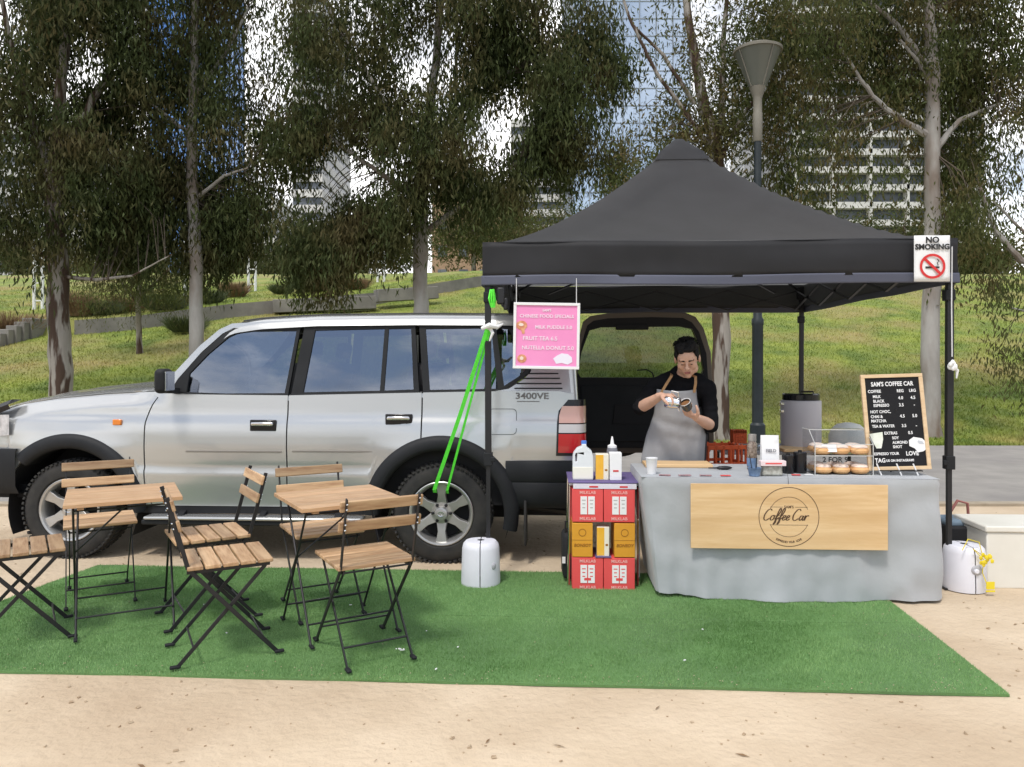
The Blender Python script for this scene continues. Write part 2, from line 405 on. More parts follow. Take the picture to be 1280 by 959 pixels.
# ------------------------------------------------------------------ far buildings
bg_glass = mat('blue tower glass', (.10, .22, .48), (.22, .40, .75), scale=.07, rough=.12, metal=.65, detail=3)
pale_glass = mat('pale tower glass', (.42, .50, .60), (.62, .68, .76), scale=.06, rough=.15, metal=.6, detail=4)
mull = mat('mullion grey', (.25, .28, .32), rough=.6)
bconc = mat('tower concrete', (.66, .64, .60), (.58, .56, .53), scale=.4, rough=.8)
bdark = mat('tower windows', (.06, .07, .08), (.14, .15, .17), scale=.5, rough=.3)
brick = mat('brown brick', (.30, .19, .12), (.38, .26, .17), scale=3, rough=.9)
def tower(name, label, px0, px1, Y, top, style, depth=30, z0=0, fl=3.4):
    x0 = (px0 - 640) * Y / F; x1 = (px1 - 640) * Y / F
    t = thing(name, label, 'building', ((x0 + x1) / 2, Y + depth / 2, z0)); W = x1 - x0; cx = (x0 + x1) / 2
    gm_, fm = {'blue': (bg_glass, mull), 'pale': (pale_glass, mull), 'balc': (bdark, bconc), 'slat': (bdark, bconc), 'brick': (brick, bconc)}[style]
    MB().b2((x0, Y, z0), (x1, Y + depth, top)).build('facade', gm_, t, world=True)
    n = int((top - z0) / fl); s = MB(); v = MB()
    if style in ('blue', 'pale'):
        for i in range(1, n): s.b2((x0 - .08, Y - .1, z0 + i * fl), (x1 + .08, Y + depth + .1, z0 + i * fl + .18))
        k = max(3, int(W / 3))
        for i in range(k + 1):
            v.box((x0 + W * i / k, Y - .12, (z0 + top) / 2), (.18, .2, top - z0))
        for i in range(9): v.box((x0 - .12 , Y + depth * i / 8, (z0 + top) / 2), (.2, .18, top - z0)); v.box((x1 + .12 , Y + depth * i / 8, (z0 + top) / 2), (.2, .18, top - z0))
        s.build('floor_band', fm, t, world=True); v.build('mullion', fm, t, world=True)
    elif style == 'balc':
        for i in range(1, n + 1):
            z = z0 + i * fl; s.b2((x0 - .6, Y - 1.6, z), (x1 + .6, Y + depth + .5, z + .3)); s.b2((x0 - .5, Y - 1.55, z + .3), (x1 + .5, Y - 1.45, z + 1.15))
        k = max(3, int(W / 6))
        for i in range(k + 1): v.box((x0 + W * i / k, Y - .8, (z0 + top) / 2), (.5, 1.5, top - z0 + .1))
        s.build('balcony', fm, t, world=True); v.build('dividing_wall', fm, t, world=True)
    elif style == 'slat':
        for i in range(1, n + 1): s.b2((x0 - .3, Y - .5, z0 + i * fl), (x1 + .3, Y + depth, z0 + i * fl + fl * .5))
        s.build('spandrel', fm, t, world=True)
    else:
        for i in range(1, n):
            for j in range(int(W / 3)):
                s.box((x0 + 1.5 + j * 3, Y - .05, z0 + i * fl), (1.3, .2, 1.6))
        s.build('window', bdark, t, world=True)
    MB().b2((x0 - .3, Y - .3, top), (x1 + .3, Y + depth + .3, top + 1)).build('roof', fm, t, world=True)
tower('glass_tower', 'tall pale glass tower mirroring clouds above the left slope of the black canopy', 716, 862, 150, 130, 'pale')
tower('blue_tower', 'vivid blue glass tower glimpsed between the two leftmost gum trees', 186, 252, 190, 120, 'blue')
tower('balcony_tower', 'pale apartment tower with stacked balconies behind the tree right of the lamp', 992, 1222, 140, 68, 'balc', fl=3.2)
tower('slatted_tower', 'distant white tower with horizontal bands seen above the car roof through leaves', 366, 402, 170, 82, 'slat')
tower('grey_tower', 'dark grey banded tower just left of the pale glass tower', 640, 716, 175, 55, 'slat')
tower('brick_building', 'low brown brick building beyond the crest left of the canopy', 540, 642, 110, 25, 'brick')
tower('office_block', 'pale low office block beyond the crest behind the leftmost tree', -60, 110, 130, 40, 'slat', fl=3.6)
tower('grey_office', 'small pale banded office behind the second gum tree', 262, 345, 150, 32, 'slat')
tower('narrow_tower', 'slim grey tower between the lamp and the balcony apartments', 955, 990, 200, 90, 'slat')

# ------------------------------------------------------------------ white masts
wmast = mat('white mast steel', (.75, .75, .73), rough=.5)
for px, py, Y, h, lb in [(48, 396, 26, 3.6, 'twin white steel mast standing by the leftmost gum tree'),
                     (236, 378, 29, 5.0, 'twin white steel mast just left of the pale straight gum trunk'),
                     (315, 372, 31, 6.5, 'twin white steel mast between the second and third gum trees'),
                     (476, 361, 33, 7.5, 'twin white steel mast left of the central gum trunk')]:
    p = at(px, py, Y); z = hill(p.x, Y) - .1
    t = thing('light_mast', lb, 'mast', (p.x, Y, z), group='white masts along the upper lawn')
    for dx in (-.14, .14): MB().tube([(dx, 0, 0), (dx, 0, h)], .055, 8).build('pole', wmast, t)
    b = MB()
    for k in range(int(h / .6)): b.box((0, 0, .4 + k * .6), (.28, .04, .04))
    b.build('rung', wmast, t)
    b = MB(); b.box((0, 0, h + .05), (.5, .25, .12)); b.build('cap', wmast, t)

# ------------------------------------------------------------------ street lamp
lampg = mat('dark lamp post paint', (.012, .018, .02), (.02, .027, .03), rough=.5, scale=4)
lampc = mat('cream lamp bowl', (.20, .185, .15), rough=.5)
lampgl = mat('frosted lamp glass', (.22, .23, .20), rough=.3, transl=.35)
Y = 12.4; p = at(947, 100, Y); zt = p.z
t = thing('street_lamp', 'tall dark street lamp with cone shaped shade rising behind the canopy', 'street lamp', (p.x, Y, 0))
MB().lathe([(.12, 0), (.12, .4), (.088, .44), (.086, 2.0), (.095, 2.02), (.095, 2.1), (.07, 2.14), (.058, zt - 1.0)], 20).build('post', lampg, t)
MB().lathe([(.062, zt - 1.0), (.075, zt - .98), (.078, zt - .55), (.07, zt - .52), (.07, zt - .30), (.085, zt - .26), (.13, zt - .12)], 20).build('collar', lampc, t)
MB().lathe([(.11, zt - .14), (.15, zt - .08), (.345, zt + .42), (.36, zt + .44)], 28, cap=False).build('shade', lampgl, t)
MB().lathe([(.385, zt + .44), (.39, zt + .48), (.30, zt + .525), (.05, zt + .54)], 28).build('lamp_lid', lampc, t)
b = MB()
for k in range(4):
    a = k * math.pi / 2 + .4; b.tube([(.13 * math.cos(a), .13 * math.sin(a), zt - .12), (.375 * math.cos(a), .375 * math.sin(a), zt + .46)], .010, 6)
b.build('bracket', lampc, t)

# ------------------------------------------------------------------ trees
bark_s = mat('smooth pale bark', (.30, .28, .25), (.42, .40, .37), scale=3, rough=.85, stretch=(1, 1, .35), bump=.4, bscale=14, c3=(.17, .12, .085), s3=2.2)
bark_b = mat('brown peeling bark', (.27, .24, .20), (.36, .33, .29), scale=3, rough=.9, stretch=(2, 2, .3), bump=.6, bscale=12, c3=(.07, .042, .028), s3=3.2, lo=.3, hi=.6, l3=.46, h3=.54)
twig_m = mat('dark twigs', (.07, .055, .04), (.12, .095, .07), scale=6, rough=.9)
def leafmat(name, a, b_, c): return mat(name, a, b_, scale=2.5, rough=.7, spec=.25, c3=c, s3=1.1, transl=.38, detail=9)
leaf_dark = leafmat('dark gum leaves', (.040, .056, .018), (.095, .118, .040), (.13, .105, .045))
leaf_mid = leafmat('olive gum leaves', (.050, .066, .020), (.115, .135, .042), (.16, .12, .05))
leaf_lite = leafmat('light olive leaves', (.075, .095, .028), (.13, .15, .045), (.15, .12, .06))

def leaves_at(C, per, ln, wd, spread, droop, seed):
    g = np.random.default_rng(seed); n = len(C) * per
    c = np.repeat(C, per, 0)
    off = g.normal(0, 1, (n, 3)) * np.array([spread, spread, spread * 1.15]); off[:, 2] -= spread * .8
    p = c + off
    d = g.normal(0, 1, (n, 3)) * (1 - droop); d[:, 2] -= droop * 1.6; d /= np.linalg.norm(d, axis=1)[:, None]
    q = g.normal(0, 1, (n, 3)); s = np.cross(d, q); s /= np.linalg.norm(s, axis=1)[:, None] + 1e-9
    l = ln * g.uniform(.6, 1.3, n)[:, None]; w2 = wd * g.uniform(.7, 1.3, n)[:, None]
    bend = np.cross(d, s) * l * g.uniform(-.12, .12, n)[:, None]
    V = np.empty((n, 4, 3)); V[:, 0] = p; V[:, 1] = p + d * l * .4 + s * w2 * .5 + bend; V[:, 2] = p + d * l; V[:, 3] = p + d * l * .45 - s * w2 * .5 + bend
    return V.reshape(-1, 3), np.arange(4 * n).reshape(-1, 4)

def tree(name, label, base, trunk, limbs, blobs, bark, leafm, sprays, per=46, ln=.155, wd=.034, spread=.19, droop=.62, seed=1, thin=.0, ns=.9, group=None, twigs=True, cat='tree'):
    """trunk: [(px,py,Y,r)...]; limbs the same; blobs: (px,py,Y,rx,ry,rz,weight) with radii in metres"""
    t = thing(name, label, cat, base, group=group); rnd = random.Random(seed)
    m = MB(); nodes = []
    for k, path in enumerate([trunk] + limbs):
        pts = [at(a, b, Y) for a, b, Y, r in path]; rs = [q[3] for q in path]
        if k == 0: pts[0] = Vector(base) - Vector((0, 0, .15))
        # subdivide with wobble
        PP = []; RR = []
        for i in range(len(pts) - 1):
            sN = 6
            for j in range(sN):
                f = j / sN; q = pts[i].lerp(pts[i + 1], f); rr = rs[i] + (rs[i + 1] - rs[i]) * f
                amp = .35 * rr if (j and k == 0) else .9 * rr if j else 0
                q = q + Vector((rnd.uniform(-1, 1), rnd.uniform(-1, 1), 0)) * amp * .5
                PP.append(q); RR.append(rr * rnd.uniform(.94, 1.06))
        PP.append(pts[-1]); RR.append(rs[-1])
        if k == 0: RR[0] *= 1.35; RR[1] *= 1.08
        m.tube(PP, RR, 12 if k == 0 else 8)
        nodes += [(q, r_) for q, r_ in zip(PP, RR)] if k else [(q, r_) for q, r_ in zip(PP, RR)][len(PP) // 2:]
    C = []; wts = [b_[6] for b_ in blobs]; tot = sum(wts); sd = seed * 13.7
    for bl in blobs:
        want = int(sprays * bl[6] / tot); c = at(bl[0], bl[1], bl[2]); got = 0; tries = 0
        while got < want and tries < want * 60:
            tries += 1
            d = Vector((rnd.gauss(0, 1), rnd.gauss(0, 1), rnd.gauss(0, 1))).normalized() * rnd.random() ** .42
            q = c + Vector((d.x * bl[3], d.y * bl[4], d.z * bl[5]))
            if noise.noise(q * ns + Vector((sd, 0, 0))) + .5 * noise.noise(q * ns * 2.3 + Vector((0, sd, 0))) < thin + rnd.uniform(-.1, .1): continue
            C.append(q); got += 1
    # weeping strands hanging below the outer sprays
    for q in list(C):
        if droop > .4 and rnd.random() < .22:
            p_ = Vector(q)
            for s_ in range(rnd.randint(1, 3)):
                p_ = p_ + Vector((rnd.uniform(-.07, .07), rnd.uniform(-.05, .05), -rnd.uniform(.18, .30))); C.append(p_.copy())
    if twigs:
        tw = MB()
        for q in C[::5]:
            nd, r_ = min(nodes, key=lambda n_: (n_[0] - q).length + max(0, n_[0].z - q.z) * .4)
            L_ = (nd - q).length
            if L_ > 2.2: continue
            mid = nd.lerp(q, .5) + Vector((0, 0, .15 * L_)) + Vector((rnd.uniform(-.1, .1), rnd.uniform(-.1, .1), 0)) * L_
            tw.tube([nd, mid, q], [min(r_ * .5, .004 + .006 * L_), .003 + .003 * L_, .003], 4, cap=False)
        if tw.v: tw.build('twigs', twig_m, t, world=True, fix=False)
    m.build('trunk', bark, t, world=True, fix=False)
    if C:
        V, Fc = leaves_at(np.array([tuple(q) for q in C]), per, ln, wd, spread, droop, seed)
        npmesh('crown', V, Fc, leafm, parent=t)
    return t

def gb(px, Y):   # base on the hill under pixel column px at depth Y
    x = (px - 640) * Y / F; return (x, Y, hill(x, Y))

tree('gum_tree', 'leftmost gum tree with peeling brown and grey trunk behind the car bonnet', gb(77, 14.2),
     [(77, 560, 14.2, .21), (75, 420, 14.2, .185), (70, 300, 14.2, .17), (66, 215, 14.2, .14), (75, 120, 14.2, .10), (90, -40, 14.3, .06), (100, -160, 14.3, .03)],
     [[(68, 235, 14.2, .10), (40, 150, 14.0, .07), (15, 60, 13.8, .05), (-10, -60, 13.6, .03)], [(70, 200, 14.2, .09), (110, 140, 14.4, .07), (160, 40, 14.6, .04), (180, -60, 14.6, .025)],
      [(72, 345, 14.2, .045), (120, 350, 14.1, .032), (165, 345, 14.0, .02), (215, 318, 13.9, .008)], [(60, 322, 14.2, .05), (30, 308, 13.9, .045), (-20, 290, 13.6, .035)]],
     [(20, 60, 14, 2.2, 1.8, 1.7, 3), (120, 30, 14.3, 1.9, 1.8, 1.9, 3), (60, -100, 14.2, 2.8, 2, 1.8, 2.2), (40, 190, 14.0, 1.7, 1.4, 1.3, 2.2), (130, 170, 14.3, 1.1, 1.3, 1.4, 1.5),
      (5, 265, 13.9, 1.0, 1.1, .75, .8), (115, 275, 14.0, 1.0, 1.1, .85, 1.1), (-70, 100, 14, 1.6, 1.6, 3.0, 1.6), (170, 90, 14.5, .7, 1.2, 1.9, .9), (160, 250, 14.6, .8, 1, .9, .9)],
     bark_b, leaf_dark, 1080, seed=3, thin=.06, ns=.75, group='gum trees behind the stall')
tree('gum_tree', 'straight pale trunked gum tree rising behind the car windscreen', gb(246, 15.0),
     [(246, 560, 15, .155), (246, 400, 15, .135), (243, 300, 15, .12), (240, 180, 15, .10), (243, 60, 15, .075), (246, -80, 15, .045), (248, -180, 15, .02)],
     [[(240, 170, 15, .05), (215, 150, 14.8, .035), (190, 130, 14.6, .02)], [(243, 120, 15, .05), (280, 70, 15.2, .035), (310, 10, 15.3, .02)], [(243, 250, 15, .04), (280, 220, 14.8, .03), (310, 210, 14.7, .015)]],
     [(285, 60, 15.7, 1.1, 1.3, 1.9, 2.2), (300, 200, 15.5, .95, 1.2, 1.7, 2.2), (205, 60, 15.6, .6, 1.2, 1.5, .3), (215, 235, 15.4, .7, 1.1, 1.0, 1.2), (255, 285, 15.4, .95, 1.1, .75, 1.4), (265, -80, 15, 1.5, 1.4, 1.6, 1.6), (185, 200, 14.6, .5, .8, 1.0, .6)],
     bark_s, leaf_dark, 600, seed=5, thin=.0, ns=.8, group='gum trees behind the stall')
tree('gum_tree', 'big weeping gum tree with forked trunk left of the black canopy', gb(527, 15.3),
     [(527, 560, 15.3, .17), (527, 380, 15.3, .155), (525, 260, 15.3, .145), (530, 190, 15.3, .11), (545, 80, 15.3, .085), (555, -60, 15.3, .05), (560, -170, 15.3, .02)],
     [[(533, 290, 15.3, .075), (570, 262, 15.1, .055), (610, 235, 15.0, .035), (650, 200, 14.9, .02)], [(525, 250, 15.3, .07), (480, 220, 15.1, .05), (430, 185, 15.0, .035), (400, 160, 14.9, .02)],
      [(528, 200, 15.3, .07), (470, 110, 15.5, .05), (420, 30, 15.6, .03), (390, -50, 15.6, .02)], [(535, 170, 15.3, .07), (610, 110, 15.4, .05), (680, 60, 15.5, .035), (740, 20, 15.5, .02)],
      [(560, 265, 15.3, .04), (565, 180, 15.2, .05), (570, 110, 15.3, .04), (572, 10, 15.3, .02)]],
     [(420, 60, 15.4, 1.6, 1.6, 1.9, 3), (540, 30, 15.2, 1.8, 1.8, 1.9, 3.2), (660, 50, 15.3, 1.7, 1.7, 1.7, 3), (735, 90, 15.4, .9, 1.3, 1.3, .9), (390, 230, 15.0, 1.0, 1.3, 1.6, 2.3), (470, 215, 15.0, 1.1, 1.3, 1.2, 1.8),
      (590, 170, 15.0, 1.6, 1.4, 1.2, 2.4), (690, 150, 15.2, 1.2, 1.3, .9, 1.6), (560, -110, 15.3, 3.4, 2.2, 1.6, 3), (400, 305, 14.8, .8, 1.0, .45, .5), (600, 232, 15.0, 1.0, 1.1, .5, .6), (470, 265, 15, .7, 1, .5, .3), (755, 165, 15.3, .5, .9, .6, .25)],
     bark_s, leaf_dark, 1600, seed=11, thin=.05, ns=.7, group='gum trees behind the stall')
tree('gum_tree', 'open branched gum tree whose forked limbs rise behind the canopy peak', gb(900, 13.6),
     [(900, 560, 13.6, .16), (901, 400, 13.6, .15), (898, 230, 13.6, .13), (895, 190, 13.6, .12), (875, 110, 13.6, .10), (860, 20, 13.6, .07), (845, -80, 13.6, .04)],
     [[(897, 200, 13.6, .07), (870, 160, 13.4, .04), (820, 90, 13.3, .03), (790, 30, 13.2, .025), (770, -30, 13.1, .015)], [(897, 190, 13.6, .08), (903, 120, 13.7, .06), (905, 40, 13.8, .045), (912, -60, 13.8, .03)],
      [(868, 130, 13.5, .04), (830, 70, 13.4, .03), (790, 30, 13.2, .018)], [(899, 205, 13.6, .05), (925, 150, 13.5, .035), (960, 100, 13.4, .02)]],
     [(850, 130, 13.5, .8, 1.2, 1.1, .7), (800, 200, 13.4, .6, 1, .45, .5), (930, 120, 13.6, .7, 1, 1.2, 1.1), (930, 20, 13.6, 1.0, 1.3, .8, 1.2), (860, 40, 13.6, 1.1, 1.3, .9, .35), (880, -90, 13.6, 1.5, 1.6, .9, .9), (875, 170, 13.6, .6, .9, .5, .5)],
     bark_b, leaf_mid, 330, per=36, ln=.115, wd=.030, seed=17, thin=.0, ns=1.3, droop=.45, group='gum trees behind the stall')
tree('gum_tree', 'grey trunked gum tree behind the letter board at the path edge', gb(1164, 13.8),
     [(1164, 560, 13.8, .165), (1163, 400, 13.8, .15), (1166, 260, 13.8, .14), (1166, 90, 13.8, .12), (1160, 0, 13.8, .08), (1155, -120, 13.8, .04)],
     [[(1164, 170, 13.8, .07), (1125, 150, 13.6, .055), (1090, 120, 13.5, .04), (1050, 60, 13.4, .02)], [(1166, 190, 13.8, .06), (1200, 150, 14.0, .045), (1250, 130, 14.1, .03)],
      [(1164, 90, 13.8, .06), (1120, 30, 13.9, .045), (1060, -20, 14, .03)], [(1166, 120, 13.8, .05), (1150, 80, 13.7, .035), (1125, 50, 13.6, .02)]],
     [(1010, 60, 13.6, 1.1, 1.2, 1.1, 1.6), (1100, 50, 14.3, 1.3, 1.3, 1.2, 2.6), (1190, 50, 14.6, 1.2, 1.3, 1.1, 2.4), (1005, 190, 13.5, .7, 1.1, 1.0, .7), (1100, 140, 14.4, 1.1, 1.2, .8, .6), (1195, 180, 14.7, .55, 1.0, 1.4, 1.5),
      (1100, -90, 13.8, 2.6, 1.8, 1.3, 2.4), (1070, 235, 13.6, 1.3, .9, .55, .25), (1190, 265, 13.8, .5, .8, .6, .5), (985, 250, 13.5, .5, .8, .4, .3)],
     bark_s, leaf_mid, 690, per=46, ln=.12, wd=.031, seed=23, thin=-.02, ns=1.1, group='gum trees behind the stall')
tree('gum_tree', 'gum tree at the right edge reaching thin leafy branches into view', gb(1400, 14.0),
     [(1400, 560, 14, .2), (1395, 400, 14, .18), (1380, 200, 14, .13), (1370, 20, 14, .08), (1360, -120, 14, .04)],
     [[(1395, 400, 14, .09), (1330, 345, 13.8, .07), (1275, 325, 13.7, .06), (1245, 290, 13.6, .045), (1225, 235, 13.5, .03)], [(1330, 350, 13.8, .04), (1290, 300, 13.6, .03), (1240, 250, 13.5, .015)],
      [(1390, 430, 13.6, .04), (1320, 400, 13.4, .03), (1265, 385, 13.2, .015)], [(1378, 200, 14, .05), (1310, 160, 13.8, .035), (1250, 150, 13.7, .02)]],
     [(1270, 60, 14, 1.0, 1.2, 1.0, 1.5), (1270, 170, 13.8, .8, 1.0, .7, 1.1), (1262, 345, 13.2, .42, .6, .35, .42), (1275, 425, 13.2, .38, .5, .22, .3), (1255, 270, 13.6, .5, .8, .5, .3), (1370, 120, 14, 1.4, 1.4, 3, 3), (1300, -60, 14, 1.8, 1.4, 1.2, 1.5)],
     bark_s, leaf_mid, 380, per=34, ln=.115, wd=.030, seed=29, thin=.0, ns=1.4, group='gum trees behind the stall')
# smaller growth further back
tree('olive_shrub', 'loose olive green weeping shrub tree between the two leftmost gum trunks', gb(175, 20.5),
     [(175, 430, 20.5, .08), (172, 380, 20.5, .07), (178, 330, 20.5, .04), (185, 280, 20.5, .02)], [[(173, 380, 20.5, .04), (140, 340, 20.3, .03), (115, 320, 20.2, .015)], [(175, 370, 20.5, .04), (215, 335, 20.4, .03), (245, 330, 20.4, .015)]],
     [(175, 310, 20.5, 1.7, 1.3, .8, 2), (150, 345, 20.4, 1.3, 1.1, .6, 1.1), (215, 345, 20.4, 1.0, 1.0, .6, .9)], bark_b, leaf_lite, 330, per=30, ln=.10, wd=.02, spread=.2, seed=31, thin=-.05, cat='shrub')
k = 0
for px, Y, r, h, lf, lb in [(20, 56, 5, 5, leaf_dark, 'dark round tree on the crest at the far left edge'), (130, 60, 6, 4.0, leaf_mid, 'low wide bushy tree on the crest between the two leftmost trunks'), (300, 58, 5, 3.2, leaf_dark, 'dark low tree on the crest between the white masts'),
                     (390, 62, 6, 4.4, leaf_mid, 'bushy tree on the crest above the front half of the car roof'), (470, 56, 3.0, 5.5, leaf_mid, 'dark upright tree on the crest left of the central gum trunk'), (592, 50, 4.6, 6.2, leaf_lite, 'light green bushy tree on the crest just right of the central gum trunk'),
                     (650, 54, 4.0, 7, leaf_mid, 'green tree on the crest at the left end of the canopy'), (770, 60, 5, 9, leaf_mid, 'tree on the crest hidden behind the left slope of the canopy'), (1225, 46, 3.2, 3.0, leaf_mid, 'low bush on the crest right of the canopy'),
                     (1130, 50, 5, 6, leaf_dark, 'dark tree on the crest behind the right slope of the canopy'), (1010, 52, 4, 6.5, leaf_dark, 'dark tree on the crest beside the lamp post')]:
    x = (px - 640) * Y / F; z = hill(x, Y); k += 1
    pc = (px, HOR - (z + h * .62 - CAMH) * F / Y)
    tree('crest_tree', lb, (x, Y, z), [(px, 340, Y, .18), (px, pc[1], Y, .1), (px + 3, pc[1] - 30, Y, .04)], [],
         [(px, pc[1], Y, r, r * .7, h * .38, 2), (px - 25, pc[1] + 12, Y, r * .6, r * .5, h * .25, 1), (px + 28, pc[1] + 10, Y, r * .6, r * .5, h * .25, 1)],
         bark_b, lf, 260, per=26, ln=.30, wd=.10, spread=.42, droop=.3, seed=40 + k, thin=-.2, ns=.5, twigs=False, group='trees along the crest of the lawn')

# tufts and shrubs on the lawn
tuft_m = mat('rusty ornamental grass', (.16, .095, .05), (.27, .18, .10), scale=12, rough=.8, transl=.2)
tuft_g = mat('green shrub leaves', (.05, .07, .03), (.10, .12, .05), scale=8, rough=.7, transl=.2)
for px, py, Y, r, h, m_, lb in [(14, 408, 22.6, .95, .75, tuft_m, 'rusty brown grass clump above the steps at the far left edge'), (100, 396, 24, .6, .8, tuft_m, 'brown grass clump right of the leftmost gum trunk'), (293, 374, 28.5, .6, .6, tuft_m, 'brown grass clump beside the second white mast'),
                            (160, 392, 25, .7, .55, tuft_m, 'brown grass clump low between the leftmost trunks'), (392, 364, 29.5, 1.0, .6, tuft_g, 'dark green shrub above the pale seat wall'), (352, 366, 29.0, .5, .4, tuft_g, 'small green shrub at the left end of the pale seat wall'),
    (205, 388, 24.9, .9, .6, tuft_g, 'green shrub above the retaining wall left of the second gum trunk'), (232, 398, 23.2, .7, .5, tuft_g, 'green shrub below the retaining wall at the foot of the second gum tree'), (262, 386, 26.4, .6, .5, tuft_g, 'green shrub above the wall right of the second gum trunk'), (440, 364, 29.8, .8, .5, tuft_m, 'brown grass clump above the pale seat wall left of the central trunk'), (130, 398, 24.2, .6, .5, tuft_g, 'green shrub above the wall between the brown clumps')]:
    x = (px - 640) * Y / F; z = hill(x, Y) if Y < wallY(x) or True else 0; n = 900
    g = np.random.default_rng(int(px)); a = g.uniform(0, 6.28, n); rr = r * np.sqrt(g.uniform(0, 1, n)) * .5
    bx = np.cos(a) * rr; by = np.sin(a) * rr; hh = h * g.uniform(.5, 1.1, n); ox = np.cos(a) * r * g.uniform(0, .9, n); oy = np.sin(a) * r * g.uniform(0, .9, n)
    V = np.empty((n, 3, 3)); V[:, 0] = np.stack([bx - .02, by, 0 * bx], 1); V[:, 1] = np.stack([bx + .02, by, 0 * bx], 1); V[:, 2] = np.stack([bx + ox, by + oy, hh], 1)
    o = npmesh('grass_clump' if m_ is tuft_m else 'shrub', V.reshape(-1, 3), np.arange(3 * n).reshape(-1, 3), m_); o.location = (x, Y, z); tag(o, lb, 'plant', group='shrubs and grass clumps on the lawn')
# ------------------------------------------------------------------ the four wheel drive
CO = Vector((-.504, 5.47, 0)); CRZ = math.pi - .0513
FW = Vector((math.cos(CRZ), math.sin(CRZ), 0)); IN = Vector((math.sin(CRZ), -math.cos(CRZ), 0))   # forward, inward
car = thing('off_road_car', 'champagne silver four wheel drive with black wheel arches and its tailgate swung open', 'car', CO, CRZ)
def P3(u, v, z): return Vector((u, -v, z))
def uz(px, py, v=0):
    d = Vector(((px - 640) / F, 1, (HOR - py) / F)); o = Vector((0, 0, CAMH))
    t = (v - (o - CO).dot(IN)) / d.dot(IN); p = o + d * t
    return ((p - CO).dot(FW), p.z)
WB = 2.73; WZ = .355; RA = .505; CW = 1.74
def interp(pts, x):
    pts = sorted(pts)
    if x <= pts[0][0]: return pts[0][1]
    for (a, p), (b, q) in zip(pts, pts[1:]):
        if x <= b: return p + (q - p) * (x - a) / (b - a)
    return pts[-1][1]
BELT = [uz(px, py, .03) for px, py in [(-46, 560), (-40, 527), (-20, 517), (0, 512), (20, 506), (60, 499), (120, 493), (190, 489), (205, 493), (360, 494.5), (527, 491), (640, 489), (700, 489), (712, 492)]]
def belt(u): return interp(BELT, u)
def zlow(u):
    z = .385
    for c in (0, WB):
        if abs(u - c) < RA: z = max(z, WZ + math.sqrt(RA * RA - (u - c) ** 2))
    if u < -.45: z = max(z, interp([(-1.3, .74), (-.5, .735), (-.45, .5)], u))
    if u > WB + .46: z = max(z, .80)
    return z
def vside(u, z):
    b = belt(u)
    pr = [(.30, .065), (.385, .045), (.55, .012), (.64, .004), (.665, .018), (.70, .010), (.82, .0), (.93, .004), (1.0, .014), (1.045, .030), (1.085, .034), (1.3, .05)]
    v = interp(pr, z)
    if u > 2.0: v += .10 * max(0, (u - 3.15)) ** 1.5 * 2 + .06 * max(0, z - (b - .09)) / .09 * min(1, (u - 2.0) / .3)
    if u < -.85: v += .5 * (abs(u) - .85) ** 2
    # swollen guards above the wheels
    for c in (0, WB):
        r = math.hypot(u - c, z - WZ)
        if r < .78: v -= .022 * max(0, 1 - (r - .5) / .28) ** 2 if r > .5 else .022
    return v
def patch(name, uL, uR, parent, ntop=26, zb=None):
    """body side between two edges given as functions of z"""
    pts = []
    base_l, base_r = uL(.8), uR(.8); n = max(6, int(abs(base_l - base_r) / .022))
    for i in range(n + 1):
        f = i / n; f = .5 - .5 * math.cos(math.pi * f) * (1) if False else f
        row = []; um = base_l + (base_r - base_l) * f; z0 = zlow(um); z1 = belt(um)
        if zb: z1 = zb(um)
        for j in range(ntop + 1):
            z = z0 + (z1 - z0) * j / ntop; u = uL(z) + (uR(z) - uL(z)) * f
            row.append(P3(u, vside(u, z), z))
        # fold inward at top and bottom
        row = [P3(row[0].x, -row[0].y + .04, row[0].z + .01)] + row + [P3(row[-1].x, -row[-1].y + .05, row[-1].z + .006)]
        pts.append(row)
    e0 = [P3(p.x, -p.y + .03, p.z) for p in pts[0]]; e1 = [P3(p.x, -p.y + .03, p.z) for p in pts[-1]]
    m = MB().grid([e0] + pts + [e1])
    return m
Z = lambda k: (lambda z: k)
uA = uz(180, 560)[0]; uB = uz(358, 560)[0]; uC = uz(526.5, 520)[0]; uT = uz(717, 540)[0]; g = .005
doorF = lambda z: uA - .06 * max(0, (z - .95) / .2) ** 2 - .05 * max(0, (.62 - z) / .25) ** 2
bodyL = MB()
for nm, l, r_ in [('f', Z(WB + .80), lambda z: doorF(z) + g), ('q', Z(uC - g), Z(uT))]:
    m = patch(nm, l, r_, None); bodyL.add(m.v, m.f)
zr = lambda u: interp([uz(px, py, .2) for px, py in [(285, 408), (300, 402.5), (330, 398), (400, 394), (520, 392.5), (620, 393), (680, 394), (705, 399)]], u)
uR0 = uz(288, 408, .2)[0]; uR1 = uz(703, 396, .2)[0]
# far side mirror of the whole lower side
mm = patch('m', Z(WB + .8), Z(uT), None); bodyL.add([(x, -CW - y, z) for x, y, z in mm.v], mm.f)
# roof, cant rails
sec = [(.125, -.085), (.14, -.05), (.165, -.02), (.21, -.004), (.32, .012), (.55, .03), (.87, .038)]
sec = sec + [(CW - v, z) for v, z in sec[-2::-1]]
rows = []
for i in range(61):
    u = uR0 + .02 + (uR1 - uR0 - .02) * i / 60; z = zr(u); row = []
    for v, dz in sec: row.append(P3(u, v, z + dz - (0.012 if i == 0 else 0)))
    rows.append(row)
rib = MB().grid(rows); bodyL.add(rib.v, rib.f)
